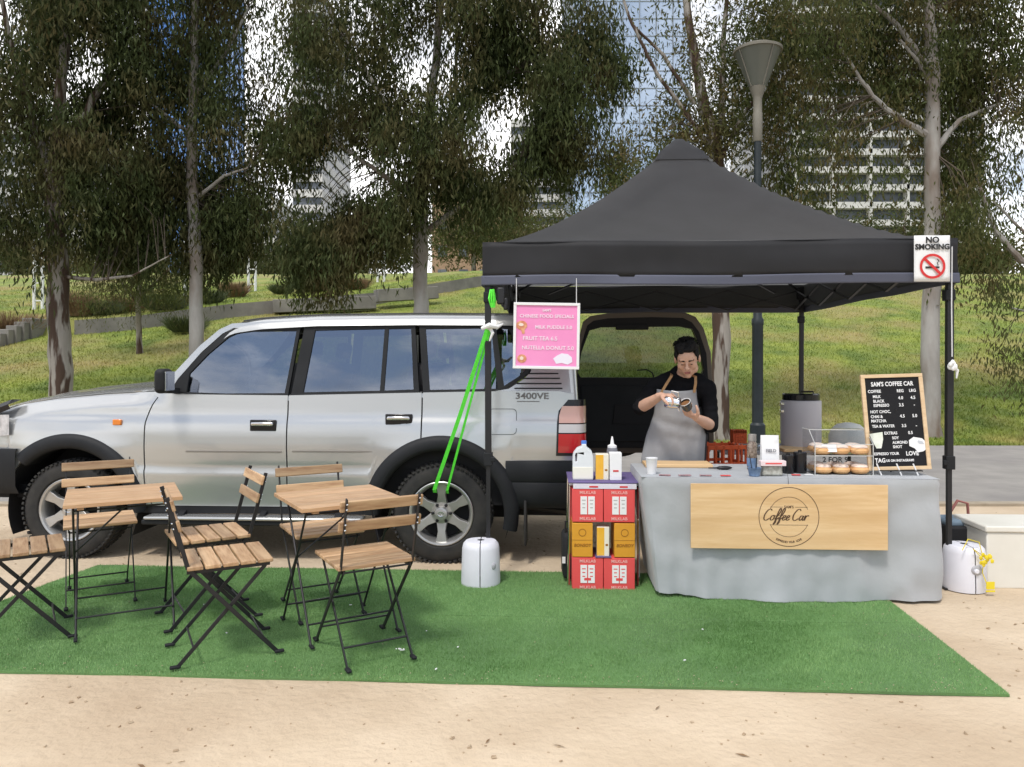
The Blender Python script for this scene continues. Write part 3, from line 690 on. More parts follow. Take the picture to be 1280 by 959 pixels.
# bonnet
hu0 = WB + .72; hu1 = uz(196, 489, .05)[0]; rows = []
for i in range(31):
    u = hu0 + (hu1 - hu0) * i / 30; row = []; zb = belt(u)
    for j in range(25):
        f = j / 24; v = .10 + (CW - .2) * f; e = 4 * f * (1 - f)
        z = zb + .006 + .045 * e ** .6 + .02 * math.exp(-((f - .5) / .18) ** 4) - .10 * max(0, (u - (WB + .55)) / .2) ** 2
        row.append(P3(u + .10 * e * max(0, (u - (WB + .3)) / .4), v, z))
    rows.append([P3(rows_u, vside(u, zb) + .004, zb) for rows_u in [u]] + row + [P3(u, CW - vside(u, zb) - .004, zb)])
m = MB().grid(rows); bodyL.add(m.v, m.f)
# greenhouse side plates: silver ring, black door frames with glass openings
tz0, tz1 = belt(0), 1.76
def gv(z): return .034 + (.150 - .034) * max(-.2, (z - 1.08)) / (1.72 - 1.08)
def vfix(px, py):
    v = .08
    for _ in range(4): u, z = uz(px, py, v); v = gv(z)
    return (u, z)
def poly(*pp): return [vfix(*p) for p in pp]
ring = poly((192, 494), (214, 470), (250, 432), (274, 412), (290, 404.5), (330, 402), (520, 397), (620, 397), (690, 397), (702, 408), (709, 440), (714, 496), (640, 496), (527, 497), (360, 501), (205, 500))
dlo = poly((212, 490), (222, 474), (252, 440), (278, 417), (292, 410), (330, 408), (520, 404.5), (642, 404), (650, 420), (662, 450), (664, 464), (655, 474), (636, 486), (616, 489.5), (527, 492), (360, 495.5))
sideplate = MB()
def fnL(u, z, d): return P3(u, gv(z) + d * .03, z)
def fnR(u, z, d): return P3(u, CW - gv(z) - d * .03, z)
for fn in (fnL, fnR): sideplate.plate(ring, [dlo], fn, 1)
bodyL.add(sideplate.v, sideplate.f)
# tail pillar wrap so that the rear corner has depth
for s in (0, 1):
    rows = []
    for k in range(13):
        z = .735 + (1.70 - .735) * k / 12; px_edge = interp([(.735, uT), (1.09, uz(712, 490, .03)[0]), (1.45, uz(708, 440, .1)[0]), (1.7, uz(703, 402, .13)[0])], z)
        v0 = vside(px_edge, z) if z < 1.08 else gv(z); row = []
        for a in range(6):
            th = a / 5 * math.pi / 2; uu = px_edge - .07 * math.sin(th); vv = v0 + .07 * (1 - math.cos(th))
            row.append(P3(uu, vv if s == 0 else CW - vv, z))
        row.append(P3(row[-1].x + .02, (v0 + .13) if s == 0 else CW - v0 - .13, z))
        row.append(P3(row[-1].x + .25, (v0 + .14) if s == 0 else CW - v0 - .14, z))
        rows.append(row)
    m = MB().grid(rows); bodyL.add(m.v, m.f)
body = bodyL.build('body', silver, car, ang=50)
# rear header over the opening
MB().b2(P3(uR1 - .02, .2, 1.70), P3(uR1 + .08, CW - .2, zr(uR1) - .005)).build('rear_header', blackpl, car, bevel=.01)
# windscreen
wsl = poly((205, 492), (290, 408)); (ua, za), (ub, zb_) = wsl
rows = [[P3(ua + (ub - ua) * t + .06 * math.sin(math.pi * s), .07 + .10 * t + (CW - .14 - .2 * t) * s, za + (zb_ - za) * t) for s in np.linspace(0, 1, 13)] for t in np.linspace(0, 1, 7)]
MB().grid(rows).build('windscreen', carglass, car)
# black cowl
MB().b2(P3(ua - .02, .12, za - .06), P3(ua + .16, CW - .12, za - .01)).build('cowl', blackpl, car, bevel=.01)

gap = 5
frames = {'front': poly((213, 489.5), (223, 474), (253, 440.5), (279, 417.5), (293, 410.5), (376, 408), (360, 495)),
          'rear': poly((381, 408), (519, 405), (524, 491.5), (364, 494.5)),
          'quarter': poly((524, 405), (640, 405), (648, 420), (660, 450), (662, 464), (654, 473), (635, 485), (616, 488.5), (529, 491.3))}
holes = {'front': [poly((233, 492.2), (237, 467), (260, 443), (285, 422), (301, 414.5), (371, 413.5), (356, 491.5))],
         'rear': [poly((394, 413), (481, 411), (475, 488.5), (379, 490.5)), poly((486, 411), (514, 410.5), (517, 487), (480, 488.3))],
         'quarter': [poly((532, 411), (614, 410), (622, 486), (537, 487.5)), poly((620, 410), (636, 411), (644, 426), (655, 452), (656, 463), (648, 471), (630, 482.5))]}
def frame_side(key, parent, side=0):
    q = lambda off: (lambda u, z, d: P3(u, (gv(z) + off + d * .028) if side == 0 else CW - gv(z) - off - d * .028, z))
    return MB().plate(frames[key], holes[key], q(-.004), 1)
def panes(key, parent, side=0):
    for h in holes[key]:
        m = MB(); big = h
        m.v = [P3(u, (gv(z) + .008) if side == 0 else CW - gv(z) - .008, z) for u, z in big]
        m.f = [tuple(t_) for t_ in tessellate_polygon([[Vector((a, b_, 0)) for a, b_ in big]])]
        m.build('window_glass', carglass, parent, smooth=False)
stripem = mat('scuffed stripe', (.20, .18, .16), rough=.6)
for key, l, r_ in [('front', lambda z: doorF(z) - g, Z(uB + g)), ('rear', Z(uB - g), Z(uC + g))]:
    m = patch(key, l, r_, None); d = m.build('door', silver, car, ang=50)
    frame_side(key, car).build('window_frame', blackpl, d, smooth=False)
    panes(key, d)
    # handle: black recess, chrome pull
    hx = {'front': (313, 344, 532), 'rear': (482, 514, 525)}[key]
    (u0, z0), (u1, _) = uz(hx[0], hx[2]), uz(hx[1], hx[2]); vv = vside((u0 + u1) / 2, z0)
    h = MB().box(P3((u0 + u1) / 2, vv - .002, z0), (abs(u0 - u1) + .012, .016, .082)).build('handle', blackgloss, d, bevel=.007)
    MB().box(P3((u0 + u1) / 2, vv - .022, z0 + .012), (abs(u0 - u1) - .02, .03, .026)).build('grip', chrome, d, bevel=.008)
    # scuffed rub strip line
    mk = {'front': (232, 352, 564), 'rear': (365, 466, 564)}[key]
    (u0, z0), (u1, _) = uz(mk[0], mk[2]), uz(mk[1], mk[2])
    MB().b2(P3(u0, .012, z0 - .006), P3(u1, -.001, z0 + .004)).build('side_stripe', stripem, d, bevel=.002)
frame_side('quarter', car).build('quarter_window_frame', blackpl, car, smooth=False); panes('quarter', car)
for key in frames:
    frame_side(key, car, 1).build('far_window_frame', blackpl, car, smooth=False); panes(key, car, 1)
# inner shell behind gaps, floor, seats, dash
m = MB(); m.b2(P3(uA + .1, .10, .40), P3(uT + .12, .13, 1.05)); m.b2(P3(uA + .1, CW - .13, .40), P3(uT + .12, CW - .10, 1.05)); m.b2(P3(2.1, .1, .42), P3(uT + .02, CW - .1, .66))
m.b2(P3(WB - .35, .15, .5), P3(WB - .75, CW - .15, 1.12)); m.b2(P3(WB + .70, .12, .42), P3(WB - .4, CW - .12, .52))
m.b2(P3(uR0 - .1, .18, 1.70), P3(uR1 + .05, CW - .18, 1.735))
m.build('cabin_shell', dark, car, smooth=False)
for su, wv in [(1.35, ((.42, .5), (1.30, .5))), (.45, ((.42, .56), (1.28, .56)))]:
    for vc, wd in wv:
        s_ = MB(); s_.box(P3(su + .12, vc, .80), (.5, wd, .2)); s_.bar(P3(su - .1, vc, .85), P3(su - .28, vc, 1.42), wd, .14, up=(1, 0, 0)); s_.bar(P3(su - .28, vc, 1.46), P3(su - .31, vc, 1.60), .27, .09, up=(1, 0, 0))
        s_.build('car_seat', cabin, car, bevel=.04)
# steering wheel
M_ = Matrix.Translation(P3(1.95, 1.3, 1.14)) @ Matrix.Rotation(R(65), 4, 'Y')
MB().tube([M_ @ Vector((.18 * math.cos(a), .18 * math.sin(a), 0)) for a in np.linspace(0, 2 * math.pi, 25)], .015, 6).build('steering_wheel', dark, car)
# wheel arch flares, inner wells
for c in (0, WB):
    rows = []; a0, a1 = (-.12, math.pi + .25) if c == 0 else (-.02, math.pi + .28)
    if c == WB: a0, a1 = .80, math.pi + .02
    else: a0, a1 = -.02, math.pi + .22
    for i in range(49):
        a = a0 + (a1 - a0) * i / 48; ro = .545 + (.010 if 0 < a < math.pi else 0); zc = WZ + .0
        row = []
        for r, v in [(.452, .13), (.448, .0), (.452, -.030), (.475, -.046), (.52, -.040), (ro, -.024), (ro + .008, .02)]:
            rr = r + .03 * max(0, math.cos(a) * (1 if c else 1)) ** 6 * 0
            row.append(P3(c + rr * math.cos(a), v, zc + rr * math.sin(a)))
        rows.append(row)
    MB().grid(rows).build('wheel_arch', blackpl, car, ang=60)
    m = MB()
    prof = [[P3(c + .49 * math.cos(a), v, WZ + .49 * math.sin(a)) for v in (.03, .42)] for a in np.linspace(-.4, math.pi + .4, 30)]
    m.grid(prof); m.b2(P3(c - .5, .42, .25), P3(c + .5, .44, .95)); m.build('wheel_well', dark, car)
# dark sill and side step
m = MB(); m.b2(P3(WB - .52, .05, .33), P3(.52, .25, .40)); m.build('sill', blackpl, car)
step = MB(); step.b2(P3(WB - .58, -.065, .300), P3(.56, .07, .325)); step.build('side_step', silver, car, bevel=.012)
step = MB(); step.b2(P3(WB - .56, -.05, .262), P3(.58, .06, .299)); step.build('step_underside', blackpl, car, bevel=.01)
m = MB()
for u in (.75, 1.3, 1.9): m.bar(P3(u, -.02, .31), P3(u, .2, .40), .04, .03)
m.build('step_bracket', blackpl, car)
# chassis and undertray
m = MB(); m.b2(P3(WB + .6, .35, .28), P3(uT, .50, .40)); m.b2(P3(WB + .6, CW - .5, .28), P3(uT, CW - .35, .40)); m.b2(P3(2.2, .4, .32), P3(-.6, CW - .4, .41)); m.tube([P3(0, .2, WZ), P3(0, CW - .2, WZ)], .05); m.tube([P3(WB, .2, WZ), P3(WB, CW - .2, WZ)], .04)
m.ball(P3(0, CW / 2, WZ), .14); m.build('chassis', dark, car)
# rear bumper and lower quarter cladding
uB1 = uz(722, 600)[0]
rows = []
for i in range(19):
    f = i / 18; u = -.46 + (uB1 + .46) * min(1, f * 1.2) if f < .83 else uB1 - .07 * math.sin((f - .83) / .17 * math.pi / 2)
    v = -.01 if f < .83 else -.01 + .12 * (1 - math.cos((f - .83) / .17 * math.pi / 2))
    rows.append([P3(u, v + .06, .735), P3(u, v + .0, .735), P3(u, v - .014, .715), P3(u, v - .018, .60), P3(u, v - .008, .585), P3(u, v - .016, .57), P3(u, v - .012, .44), P3(u, v + .02, .40), P3(u, v + .2, .395)])
rows.append([P3(q.x - .02, -q.y + CW - .3, q.z) for q in rows[-1]])
rows.append([P3(uB1, CW + .01, q.z) for q in rows[0]])
MB().grid(rows).build('rear_bumper', blackpl, car, ang=40)
m = MB(); m.box(P3(-.60, .06, .30), (.02, .22, .32)); m.build('mudflap', rubber, car, bevel=.01)
MB().tube([P3(-.5, .35, .36), P3(-.9, .3, .33), P3(-1.12, .22, .33)], .03).build('exhaust', steelblk, car)
MB().b2(P3(uT - .02, .12, .62), P3(uT + .9, CW - .12, .70)).build('boot_floor', dark, car)
# front: bumper, grille, headlights, deflector
rows = []
for i in range(15):
    f = i / 14
    if f < .6: u = WB + .385 + .435 * f / .6; v = -.03
    else: a = (f - .6) / .4 * math.pi / 2; u = WB + .82 + .12 * math.sin(a); v = -.03 + .22 * (1 - math.cos(a))
    rows.append([P3(u, v + .06, .80), P3(u, v, .80), P3(u, v - .012, .77), P3(u, v - .008, .53), P3(u, v + .03, .47), P3(u, v + .2, .46)])
rows.append([P3(WB + .96, CW / 2, q.z) for q in rows[-1]]); rows += [[P3(p.x, CW + p.y, p.z) for p in r_] for r_ in rows[-2::-1]]
MB().grid(rows).build('front_bumper', blackpl, car, ang=40)
lens = mat('headlight lens', (.32, .33, .35), (.6, .6, .62), scale=12, rough=.08, coat=1)
for s in (0, 1):
    rows = []
    for i in range(13):
        f = i / 12; a = f * math.pi / 2; u = WB + .445 + .32 * math.sin(a) + .03 * f; v = -.008 + .30 * (1 - math.cos(a)) + (.1 * f)
        rows.append([P3(u, (v if s == 0 else CW - v), .85 + .05 * (1 - f) + (.15 + .03 * f) * k / 5) for k in range(6)])
    rows = [[P3(p.x - .0, -p.y - .012 * (1 if s == 0 else -1), p.z) for p in r_] for r_ in rows]
    MB().grid(rows).build('headlight', lens, car)
m = MB(); m.b2(P3(WB + .70, .38, .82), P3(WB + .80, CW - .38, 1.0)); m.build('grille', blackgloss, car, bevel=.01)
m = MB(); m.b2(P3(WB + .55, .08, .70), P3(WB + .72, CW - .08, .95)); m.build('nose_panel', silver, car, bevel=.03)
defl = [at(*p) for p in []]
rows = []
for i in range(13):
    f = i / 12; u = WB + .45 + .37 * f; v = .03 + .25 * max(0, f - .3) ** 2
    z = belt(u) + .012 - .03 * f
    rows.append([P3(u, v - .03, z - .035), P3(u + .01, v - .04, z), P3(u - .0, v - .01, z + .035), P3(u - .03, v + .05, z + .03)])
MB().grid(rows).build('bonnet_deflector', blackgloss, car)
# indicator, fuel flap, vents, letters
orange = mat('amber lens', (.75, .22, .03), rough=.2, coat=.6)
u, z = uz(146, 528); MB().box(P3(u, vside(u, z) - .006, z), (.065, .02, .042)).build('side_indicator', orange, car, bevel=.006)
u0, z0 = uz(611, 512); u1, z1 = uz(645, 543)
def rrect(u0, z0, u1, z1, r, n=5):
    pts = []
    for cx, cz, s in [(max(u0, u1) - r, max(z0, z1) - r, 0), (min(u0, u1) + r, max(z0, z1) - r, 1), (min(u0, u1) + r, min(z0, z1) + r, 2), (max(u0, u1) - r, min(z0, z1) + r, 3)]:
        for k in range(n + 1):
            a = s * math.pi / 2 + k / n * math.pi / 2; pts.append((cx + r * math.cos(a), cz + r * math.sin(a)))
    return pts
o_, i_ = rrect(u0 + .004, z0 + .004, u1 - .004, z1 - .004, .03), rrect(u0, z0, u1, z1, .028)
gapm = mat('panel gap', (.06, .06, .06), rough=.8)
MB().plate(o_, [i_], lambda a, b_, d: P3(a, vside(a, b_) - .0012 + d * .004, b_), 1).build('fuel_flap_seam', gapm, car, smooth=False)
vent = MB()
for i, (pa, pb, py) in enumerate([(650, 698, 467), (648, 700, 473), (646, 702, 479.5), (643, 703, 485.5)]):
    (ua_, z_), (ub_2, _) = vfix(pa, py), vfix(pb, py); vent.b2(P3(ua_, gv(z_) - .003, z_ - .005), P3(ub_2, gv(z_) + .01, z_ + .005))
vent.build('air_vent', blackpl, car, smooth=False)
rmx = Matrix.Rotation(math.pi, 4, 'Z') @ Matrix.Rotation(math.pi / 2, 4, 'X')
def carside(me, px, py, off=.003):
    u, z = uz(px, py, .03); return MB().mesh(me, Matrix.Translation(P3(u, vside(u, z) - off, z)) @ rmx)
badge = mat('badge grey', (.16, .16, .17), rough=.3, metal=.6)
b = carside(textmesh('3400VE', .062, bold=.0016, sx=1.25), 665, 495.5); b.build('badge_letters', badge, car, smooth=False)
u, z = uz(662, 502, .03); MB().b2(P3(u + .09, vside(u, z) - .003, z - .003), P3(u - .07, vside(u, z) + .002, z + .003)).build('badge_line', badge, car, smooth=False)
# tail light: amber-pink, clear, red
tl_red = mat('red lens', (.60, .015, .02), rough=.15, coat=1); tl_clear = mat('clear lens', (.62, .58, .56), rough=.15, coat=1); tl_pink = mat('faded amber lens', (.62, .36, .30), rough=.2, coat=1)
tl = thing
def tlrow(pys, m_, nm, w0=0):
    rows = []
    for py in np.linspace(pys[0], pys[1], 6):
        L_ = interp([(500, 713), (504, 706), (510, 702), (520, 699), (570, 697.5)], py) + w0; row = []
        (ua_, z_) = uz(L_, py); ub_2 = uT - .008
        for k in range(6): row.append(P3(ua_ + (ub_2 - ua_) * k / 5, vside(ub_2, z_) - .016 - w0 * 0, z_))
        for k in range(1, 5):
            th = k / 4 * math.pi / 2; row.append(P3(ub_2 - .085 * math.sin(th), vside(ub_2, z_) - .016 + .09 * (1 - math.cos(th)), z_))
        rows.append([P3(row[0].x, -row[0].y + .03, row[0].z)] + row)
    return rows
hs = MB().grid([[P3(p.x, -p.y + .007, p.z) for p in r_] for r_ in tlrow((500, 570), 0, '', -2.5)]).build('tail_light', blackgloss, car)
MB().grid(tlrow((508, 529), 0, '')).build('lens', tl_pink, hs); MB().grid(tlrow((530.5, 541), 0, '')).build('lens', tl_clear, hs); MB().grid(tlrow((542.5, 566), 0, '')).build('lens', tl_red, hs)
# door mirror
u, z = vfix(228, 478)
m = MB(); m.box(P3(u + .045, -.115, z + .015), (.085, .17, .175), M=Matrix.Rotation(.12, 3, 'Z').to_4x4()); md = m.build('door_mirror', blackpl, car, bevel=.035); md.modifiers['bevel'].segments = 5
MB().box(P3(u - .0, -.115, z + .015), (.006, .13, .135)).build('mirror_glass', chrome, md)
MB().bar(P3(u + .03, .04, z - .06), P3(u + .045, -.08, z - .055), .06, .04).build('mirror_arm', blackpl, md)
# roof rails: low black strip along the roof edge
MB().tube([P3(uu, .205, zr(uu) + .004) for uu in np.linspace(uR0 - .1, uR1 + .05, 20)], .006, 6).build('roof_gutter', gapm, car)
# wheels
def wheel(u, flip):
    wv = -.005 if not flip else CW + .005; s = 1 if not flip else -1
    M_ = Matrix.Translation(P3(u, wv, WZ)) @ Matrix.Rotation(R(-90) * s, 4, 'X')   # local +z -> outward
    wh = bpy.data.objects.new('wheel', None); col.objects.link(wh); wh.parent = car; wh.location = P3(u, wv, WZ)
    wh.rotation_euler = (R(-90) * s, 0, 0)
    return wh
def wmesh(wh):
    # local: z outward, lathe around z; outer face z = 0
    MB().lathe([(.215, -.23), (.24, -.245), (.31, -.25), (.348, -.23), (.357, -.20), (.359, -.12), (.357, -.045), (.346, -.012), (.32, .004), (.28, .010), (.245, .006), (.232, -.004), (.226, -.015), (.222, -.05), (.222, -.2)], 64, cap=False).build('tyre', rubber, wh, ang=28)
    tr = MB()
    for k in range(60):
        a = 2 * math.pi * k / 60
        for zz, sk in ((-.012, .35), (-.2, -.35), (-.07, .5), (-.14, -.5)):
            rr = .350 if zz in (-.012, -.2) else .360
            tr.box((rr * math.cos(a + zz), rr * math.sin(a + zz), zz), (.014, .019, .04), M=Matrix.Rotation(a + zz, 4, 'Z') @ Matrix.Rotation(sk, 4, 'X'))
    tr.build('tread', rubber, wh, smooth=False)
    # rim
    MB().lathe([(.224, -.20), (.212, -.18), (.205, -.06), (.214, -.015), (.226, -.003), (.230, .002), (.224, .006), (.212, .002), (.200, -.018), (.196, -.05), (.190, -.2)], 56, cap=False).build('rim', alloy, wh, ang=30)
    sp = MB()
    for k in range(6):
        a = k * math.pi / 3 + math.pi / 6 + R(0)
        ca, sa = math.cos(a), math.sin(a)
        def q(r, t, z): return (r * ca - t * sa, r * sa + t * ca, z)
        sp.add([q(.05, -.040, -.03), q(.05, .040, -.03), q(.13, .026, -.020), q(.13, -.026, -.020), q(.208, .040, -.012), q(.208, -.040, -.012),
                q(.05, -.040, -.07), q(.05, .040, -.07), q(.13, .030, -.06), q(.13, -.030, -.06), q(.208, .045, -.05), q(.208, -.045, -.05)],
               [(0, 1, 2, 3), (3, 2, 4, 5), (1, 7, 8, 2), (2, 8, 10, 4), (0, 3, 9, 6), (3, 5, 11, 9), (6, 9, 8, 7), (9, 11, 10, 8), (5, 4, 10, 11)])
    sp.build('spoke', alloy, wh, ang=20, bevel=.003)
    hb = MB().lathe([(.082, -.07), (.082, -.035), (.075, -.026), (.05, -.024), (.048, .0), (.044, .012), (.03, .016), (.0, .017)], 32).build('hub_cap', alloy, wh)
    lg = MB(); lg.tube([(.022 * math.cos(a), .015 * math.sin(a), .018) for a in np.linspace(0, 2 * math.pi, 20)], .0022, 5)
    lg.tube([(.008 * math.cos(a), .014 * math.sin(a), .018) for a in np.linspace(0, 2 * math.pi, 16)], .0018, 5)
    lg.build('emblem', chrome, wh)
    nu = MB()
    for k in range(6):
        a = k * math.pi / 3; nu.lathe([(.013, -.05), (.013, -.02), (.009, -.014)], 6, M=Matrix.Translation((.064 * math.cos(a), .064 * math.sin(a), 0)))
    nu.build('wheel_nut', steelblk, wh)
    MB().lathe([(.0, -.12), (.19, -.12), (.19, -.13), (.0, -.13)], 32, cap=False).build('brake_disc', dark, wh)
w0 = wheel(0, False); wmesh(w0)
for u, f in ((WB, False), (0, True), (WB, True)):
    w_ = wheel(u, f)
    for ch in list(w0.children):
        c = ch.copy(); col.objects.link(c); c.parent = w_
# open tailgate: hinged at the far corner, reaching out behind the car
tg = bpy.data.objects.new('tailgate', None); col.objects.link(tg); tg.parent = car
VT = CW - .06
def tpoly(*pp): return [uz(px, py, VT) for px, py in pp]
outer = tpoly((713, 560), (711, 500), (722, 430), (729, 402), (738, 395), (760, 391.5), (815, 389.5), (858, 391), (870, 396), (880, 410), (889, 440), (893, 500), (893, 552), (888, 566), (720, 567))
hole = tpoly((722, 466), (727, 440), (737, 413), (752, 409), (850, 408), (866, 411), (874, 430), (880, 462), (877, 472), (726, 472))
brz = mat('tailgate edge paint', (.13, .105, .085), rough=.35, metal=.4)
MB().plate(outer, [hole], lambda u, z, d: P3(u, VT + .015 + d * .085, z), 1).build('door_frame', brz, tg, smooth=False, bevel=.008)
inn = tpoly((719, 560), (717, 500), (727, 430), (734, 407), (742, 401), (760, 398), (815, 396.5), (854, 397.5), (865, 403), (874, 415), (883, 442), (887, 500), (886, 560))
MB().plate(inn, [hole], lambda u, z, d: P3(u, VT + d * .02, z), 1).build('inner_trim', dark, tg, smooth=False, bevel=.008)
trim = tpoly((726, 552), (726, 482), (872, 482), (878, 552))
MB().plate(trim, [], lambda u, z, d: P3(u, VT - .014 + d * .012, z), 1).build('trim_panel', blackpl, tg, smooth=False, bevel=.006)
tp2 = tpoly((765, 530), (768, 505), (832, 505), (835, 530)); MB().plate(tp2, [], lambda u, z, d: P3(u, VT - .022 + d * .012, z), 1).build('trim_pocket', dark, tg, bevel=.006)
m = MB(); m.v = [P3(u, VT + .05, z) for u, z in hole]; m.f = [tuple(t_) for t_ in tessellate_polygon([[Vector((a, b_, 0)) for a, b_ in hole]])]
m.build('window_glass', tailglass, tg, smooth=False)
u, z = uz(790, 405, VT); MB().box(P3(u, VT - .01, z - .03), (.30, .03, .05)).build('brake_light_housing', dark, tg, bevel=.01)
u, z = uz(772, 522, VT + .2)
M_ = Matrix.Translation(P3(u, VT + .10, z)) @ Matrix.Rotation(R(-90), 4, 'X')
MB().lathe([(.05, -.02), (.2, -.03), (.30, -.0), (.365, -.04), (.375, -.12), (.36, -.21), (.28, -.24), (.05, -.24)], 40, M=M_).build('spare_wheel_cover', rubber, tg)
MB().tube([P3(*(lambda q: (q[0], VT - .01, q[1]))(uz(px, py, VT))) for px, py in [(796, 463), (808, 462), (815, 466), (818, 474)]], .006, 6).build('wiper_cable', dark, tg)
for z_ in (.8, 1.2): MB().box(P3(uT - .0, VT + .03, z_), (.12, .05, .08)).build('hinge', blackpl, tg, bevel=.008)

# ------------------------------------------------------------------ gazebo
GO = Vector((-.155, 5.04, 0)); GR = -.058
gz = thing('gazebo', 'black pop up gazebo with peaked canopy standing over the coffee stall', 'gazebo', GO, GR)
GW = 2.93; GD = 2.95; EZ = 2.215; PZ = 3.28
def czf(x, y):
    t = min(x, GW - x, y, GD - y) / (GW / 2); t = max(0, min(1, t))
    e = EZ + (PZ - EZ) * t ** 1.38
    # fabric sag between hips
    return e
N = 48; rows = []
for i in range(N + 1):
    row = []
    for j in range(N + 1):
        x = -.034 + (GW + .068) * j / N; y = -.034 + (GD + .068) * i / N
        z = czf(min(max(x, 0), GW), min(max(y, 0), GD)); t = min(x, GW - x, y, GD - y) / (GW / 2)
        z += .008 * noise.noise(Vector((x * 2, y * 2, 3))) * max(0, t) ** .5 - .02 * max(0, math.sin(math.pi * max(0, t))) * (1 if abs(min(x, GW - x) - min(y, GD - y)) > .3 else 0)
        row.append((x, y, z))
    rows.append(row)
MB().grid(rows).build('canopy_roof', canopy_m, gz, ang=60)
rows = []
for i in range(15):
    row = []
    for j in range(15):
        x = GW / 2 + (j / 7 - 1) * .24; y = GD / 2 + (i / 7 - 1) * .24
        z = czf(x, y) + .022 + (.02 if max(abs(i - 7), abs(j - 7)) < 6 else 0)
        if max(abs(i - 7), abs(j - 7)) == 7: z -= .01
        row.append((x, y, min(z, PZ + .01)))
    rows.append(row)
MB().grid(rows).build('vent_cap', canopy_m, gz, ang=60)
def val(z0, z1, off, name, m_, ph=0):
    per = []
    n = 40; e = .036 + off
    for k in range(n): per.append((-e + (GW + 2 * e) * k / n, -e, 0, -1))
    for k in range(n): per.append((GW + e, -e + (GD + 2 * e) * k / n, 1, 0))
    for k in range(n): per.append((GW + e - (GW + 2 * e) * k / n, GD + e, 0, 1))
    for k in range(n): per.append((-e, GD + e - (GD + 2 * e) * k / n, -1, 0))
    per.append(per[0]); rows = []
    for x, y, nx, ny in per:
        row = []
        for j in range(7):
            f = j / 6; z = z0 + (z1 - z0) * f; w_ = .010 * math.sin(x * 9 + y * 7 + ph) * (z0 - z) * 3 + .020 * noise.noise(Vector((x * 1.7, y * 1.7, z * 5)))
            row.append((x + nx * w_, y + ny * w_, z - .008 * noise.noise(Vector((x, y, 9))) ))
        rows.append(row)
    o = MB().grid(rows).build(name, m_, gz, ang=60); sm = o.modifiers.new('s', 'SOLIDIFY'); sm.thickness = .003
    return o
val(EZ + .002, 1.985, 0, 'valance', canopy_m); val(1.998, 1.935, .006, 'hem_band', hem_m)
# legs
for x, y in ((0, 0), (GW, 0), (0, GD), (GW, GD)):
    sx = .03 if x else -.02
    b = MB(); b.bar((x, y, .78), (x + sx * .2, y, EZ - .02), .040, .040, up=(0, 1, 0)); lg = b.build('leg', steelblk, gz, bevel=.003)
    b = MB(); b.bar((x, y, .02), (x, y, .80), .027, .027, up=(0, 1, 0)); b.build('lower_tube', steelblk, lg)
    b = MB(); b.box((x, y, .80), (.056, .056, .085)); b.box((x + (.03 if x == 0 else -.03), y - .02, .80), (.03, .02, .03)); b.build('height_lock', blackpl, lg, bevel=.004)
    b = MB(); b.box((x, y, .008), (.09, .09, .012)); b.build('foot_plate', steelblk, lg)
    MB().box((x + (.02 if x == 0 else -.02), y + (.02 if y == 0 else -.02), EZ - .09), (.05, .05, .12)).build('corner_bracket', blackpl, lg, bevel=.006); MB().box((x, y, 1.86), (.060, .060, .07)).build('slider_bracket', blackpl, lg, bevel=.006)
# scissor trusses
def truss(A, B):
    b = MB(); A = Vector(A); B = Vector(B); n = 4
    for k in range(n):
        p = A.lerp(B, k / n); q = A.lerp(B, (k + 1) / n); zt_, zb = 2.15, 1.955
        b.bar((p.x, p.y, zt_), (q.x, q.y, zb), .022, .012); b.bar((p.x, p.y, zb), (q.x, q.y, zt_), .022, .012)
    b.build('scissor_truss', steelblk, gz)
truss((.04, .07, 0), (GW - .04, .07, 0)); truss((.04, GD - .07, 0), (GW - .04, GD - .07, 0)); truss((.07, .04, 0), (.07, GD - .04, 0)); truss((GW - .07, .04, 0), (GW - .07, GD - .04, 0))
b = MB()
for x, y in ((0, 0), (GW, 0), (0, GD), (GW, GD)):
    b.bar((x, y, 2.14), (GW / 2, GD / 2, 2.75), .02, .014); b.bar((x * .75 + GW * .125, y * .75 + GD * .125, 2.1), (GW / 2, GD / 2, 2.45), .02, .014)
b.bar((GW / 2, GD / 2, 2.38), (GW / 2, GD / 2, 3.22), .03, .03)
b.build('roof_strut', steelblk, gz)
GM = Matrix.Translation(GO) @ Matrix.Rotation(GR, 4, 'Z')
def G(x, y, z): return GM @ Vector((x, y, z))
# no smoking notice pinned to the valance
red = mat('red ink', (.62, .03, .03), rough=.5)
sg = thing('no_smoking_sign', 'white NO SMOKING notice with red circle on the right end of the canopy edge', 'sign', G(2.79, -.075, 2.08), GR)
W_, H_ = .218, .288
rows = [[(-W_ / 2 + W_ * i / 8, -.004 * math.sin(i * .8), -H_ / 2 + H_ * j / 8 + .004) for j in range(9)] for i in range(9)]
o = MB().grid(rows).build('sheet', paper, sg); o.modifiers.new('s', 'SOLIDIFY').thickness = .002
FX = Matrix.Rotation(R(90), 4, 'X')
t1 = MB(); t1.mesh(textmesh('NO', .052, bold=.0018), Matrix.Translation((0, -.008, .118)) @ FX); t1.mesh(textmesh('SMOKING', .047, bold=.0018), Matrix.Translation((0, -.008, .075)) @ FX); t1.build('lettering', inkblk, sg, smooth=False)
def annul(b, cx, cz, r0, r1, y, seg=40, sx=1):
    b.v_k = len(b.v); k = len(b.v)
    for i in range(seg):
        a = 2 * math.pi * i / seg
        for r in (r0, r1): b.v.append((cx + r * math.cos(a) * sx, y, cz + r * math.sin(a)))
    for i in range(seg):
        j = (i + 1) % seg; b.f.append((k + 2 * i, k + 2 * i + 1, k + 2 * j + 1, k + 2 * j))
    return b
b = annul(MB(), 0, -.045, .063, .078, -.010); s_ = math.sin(R(45)) * .066
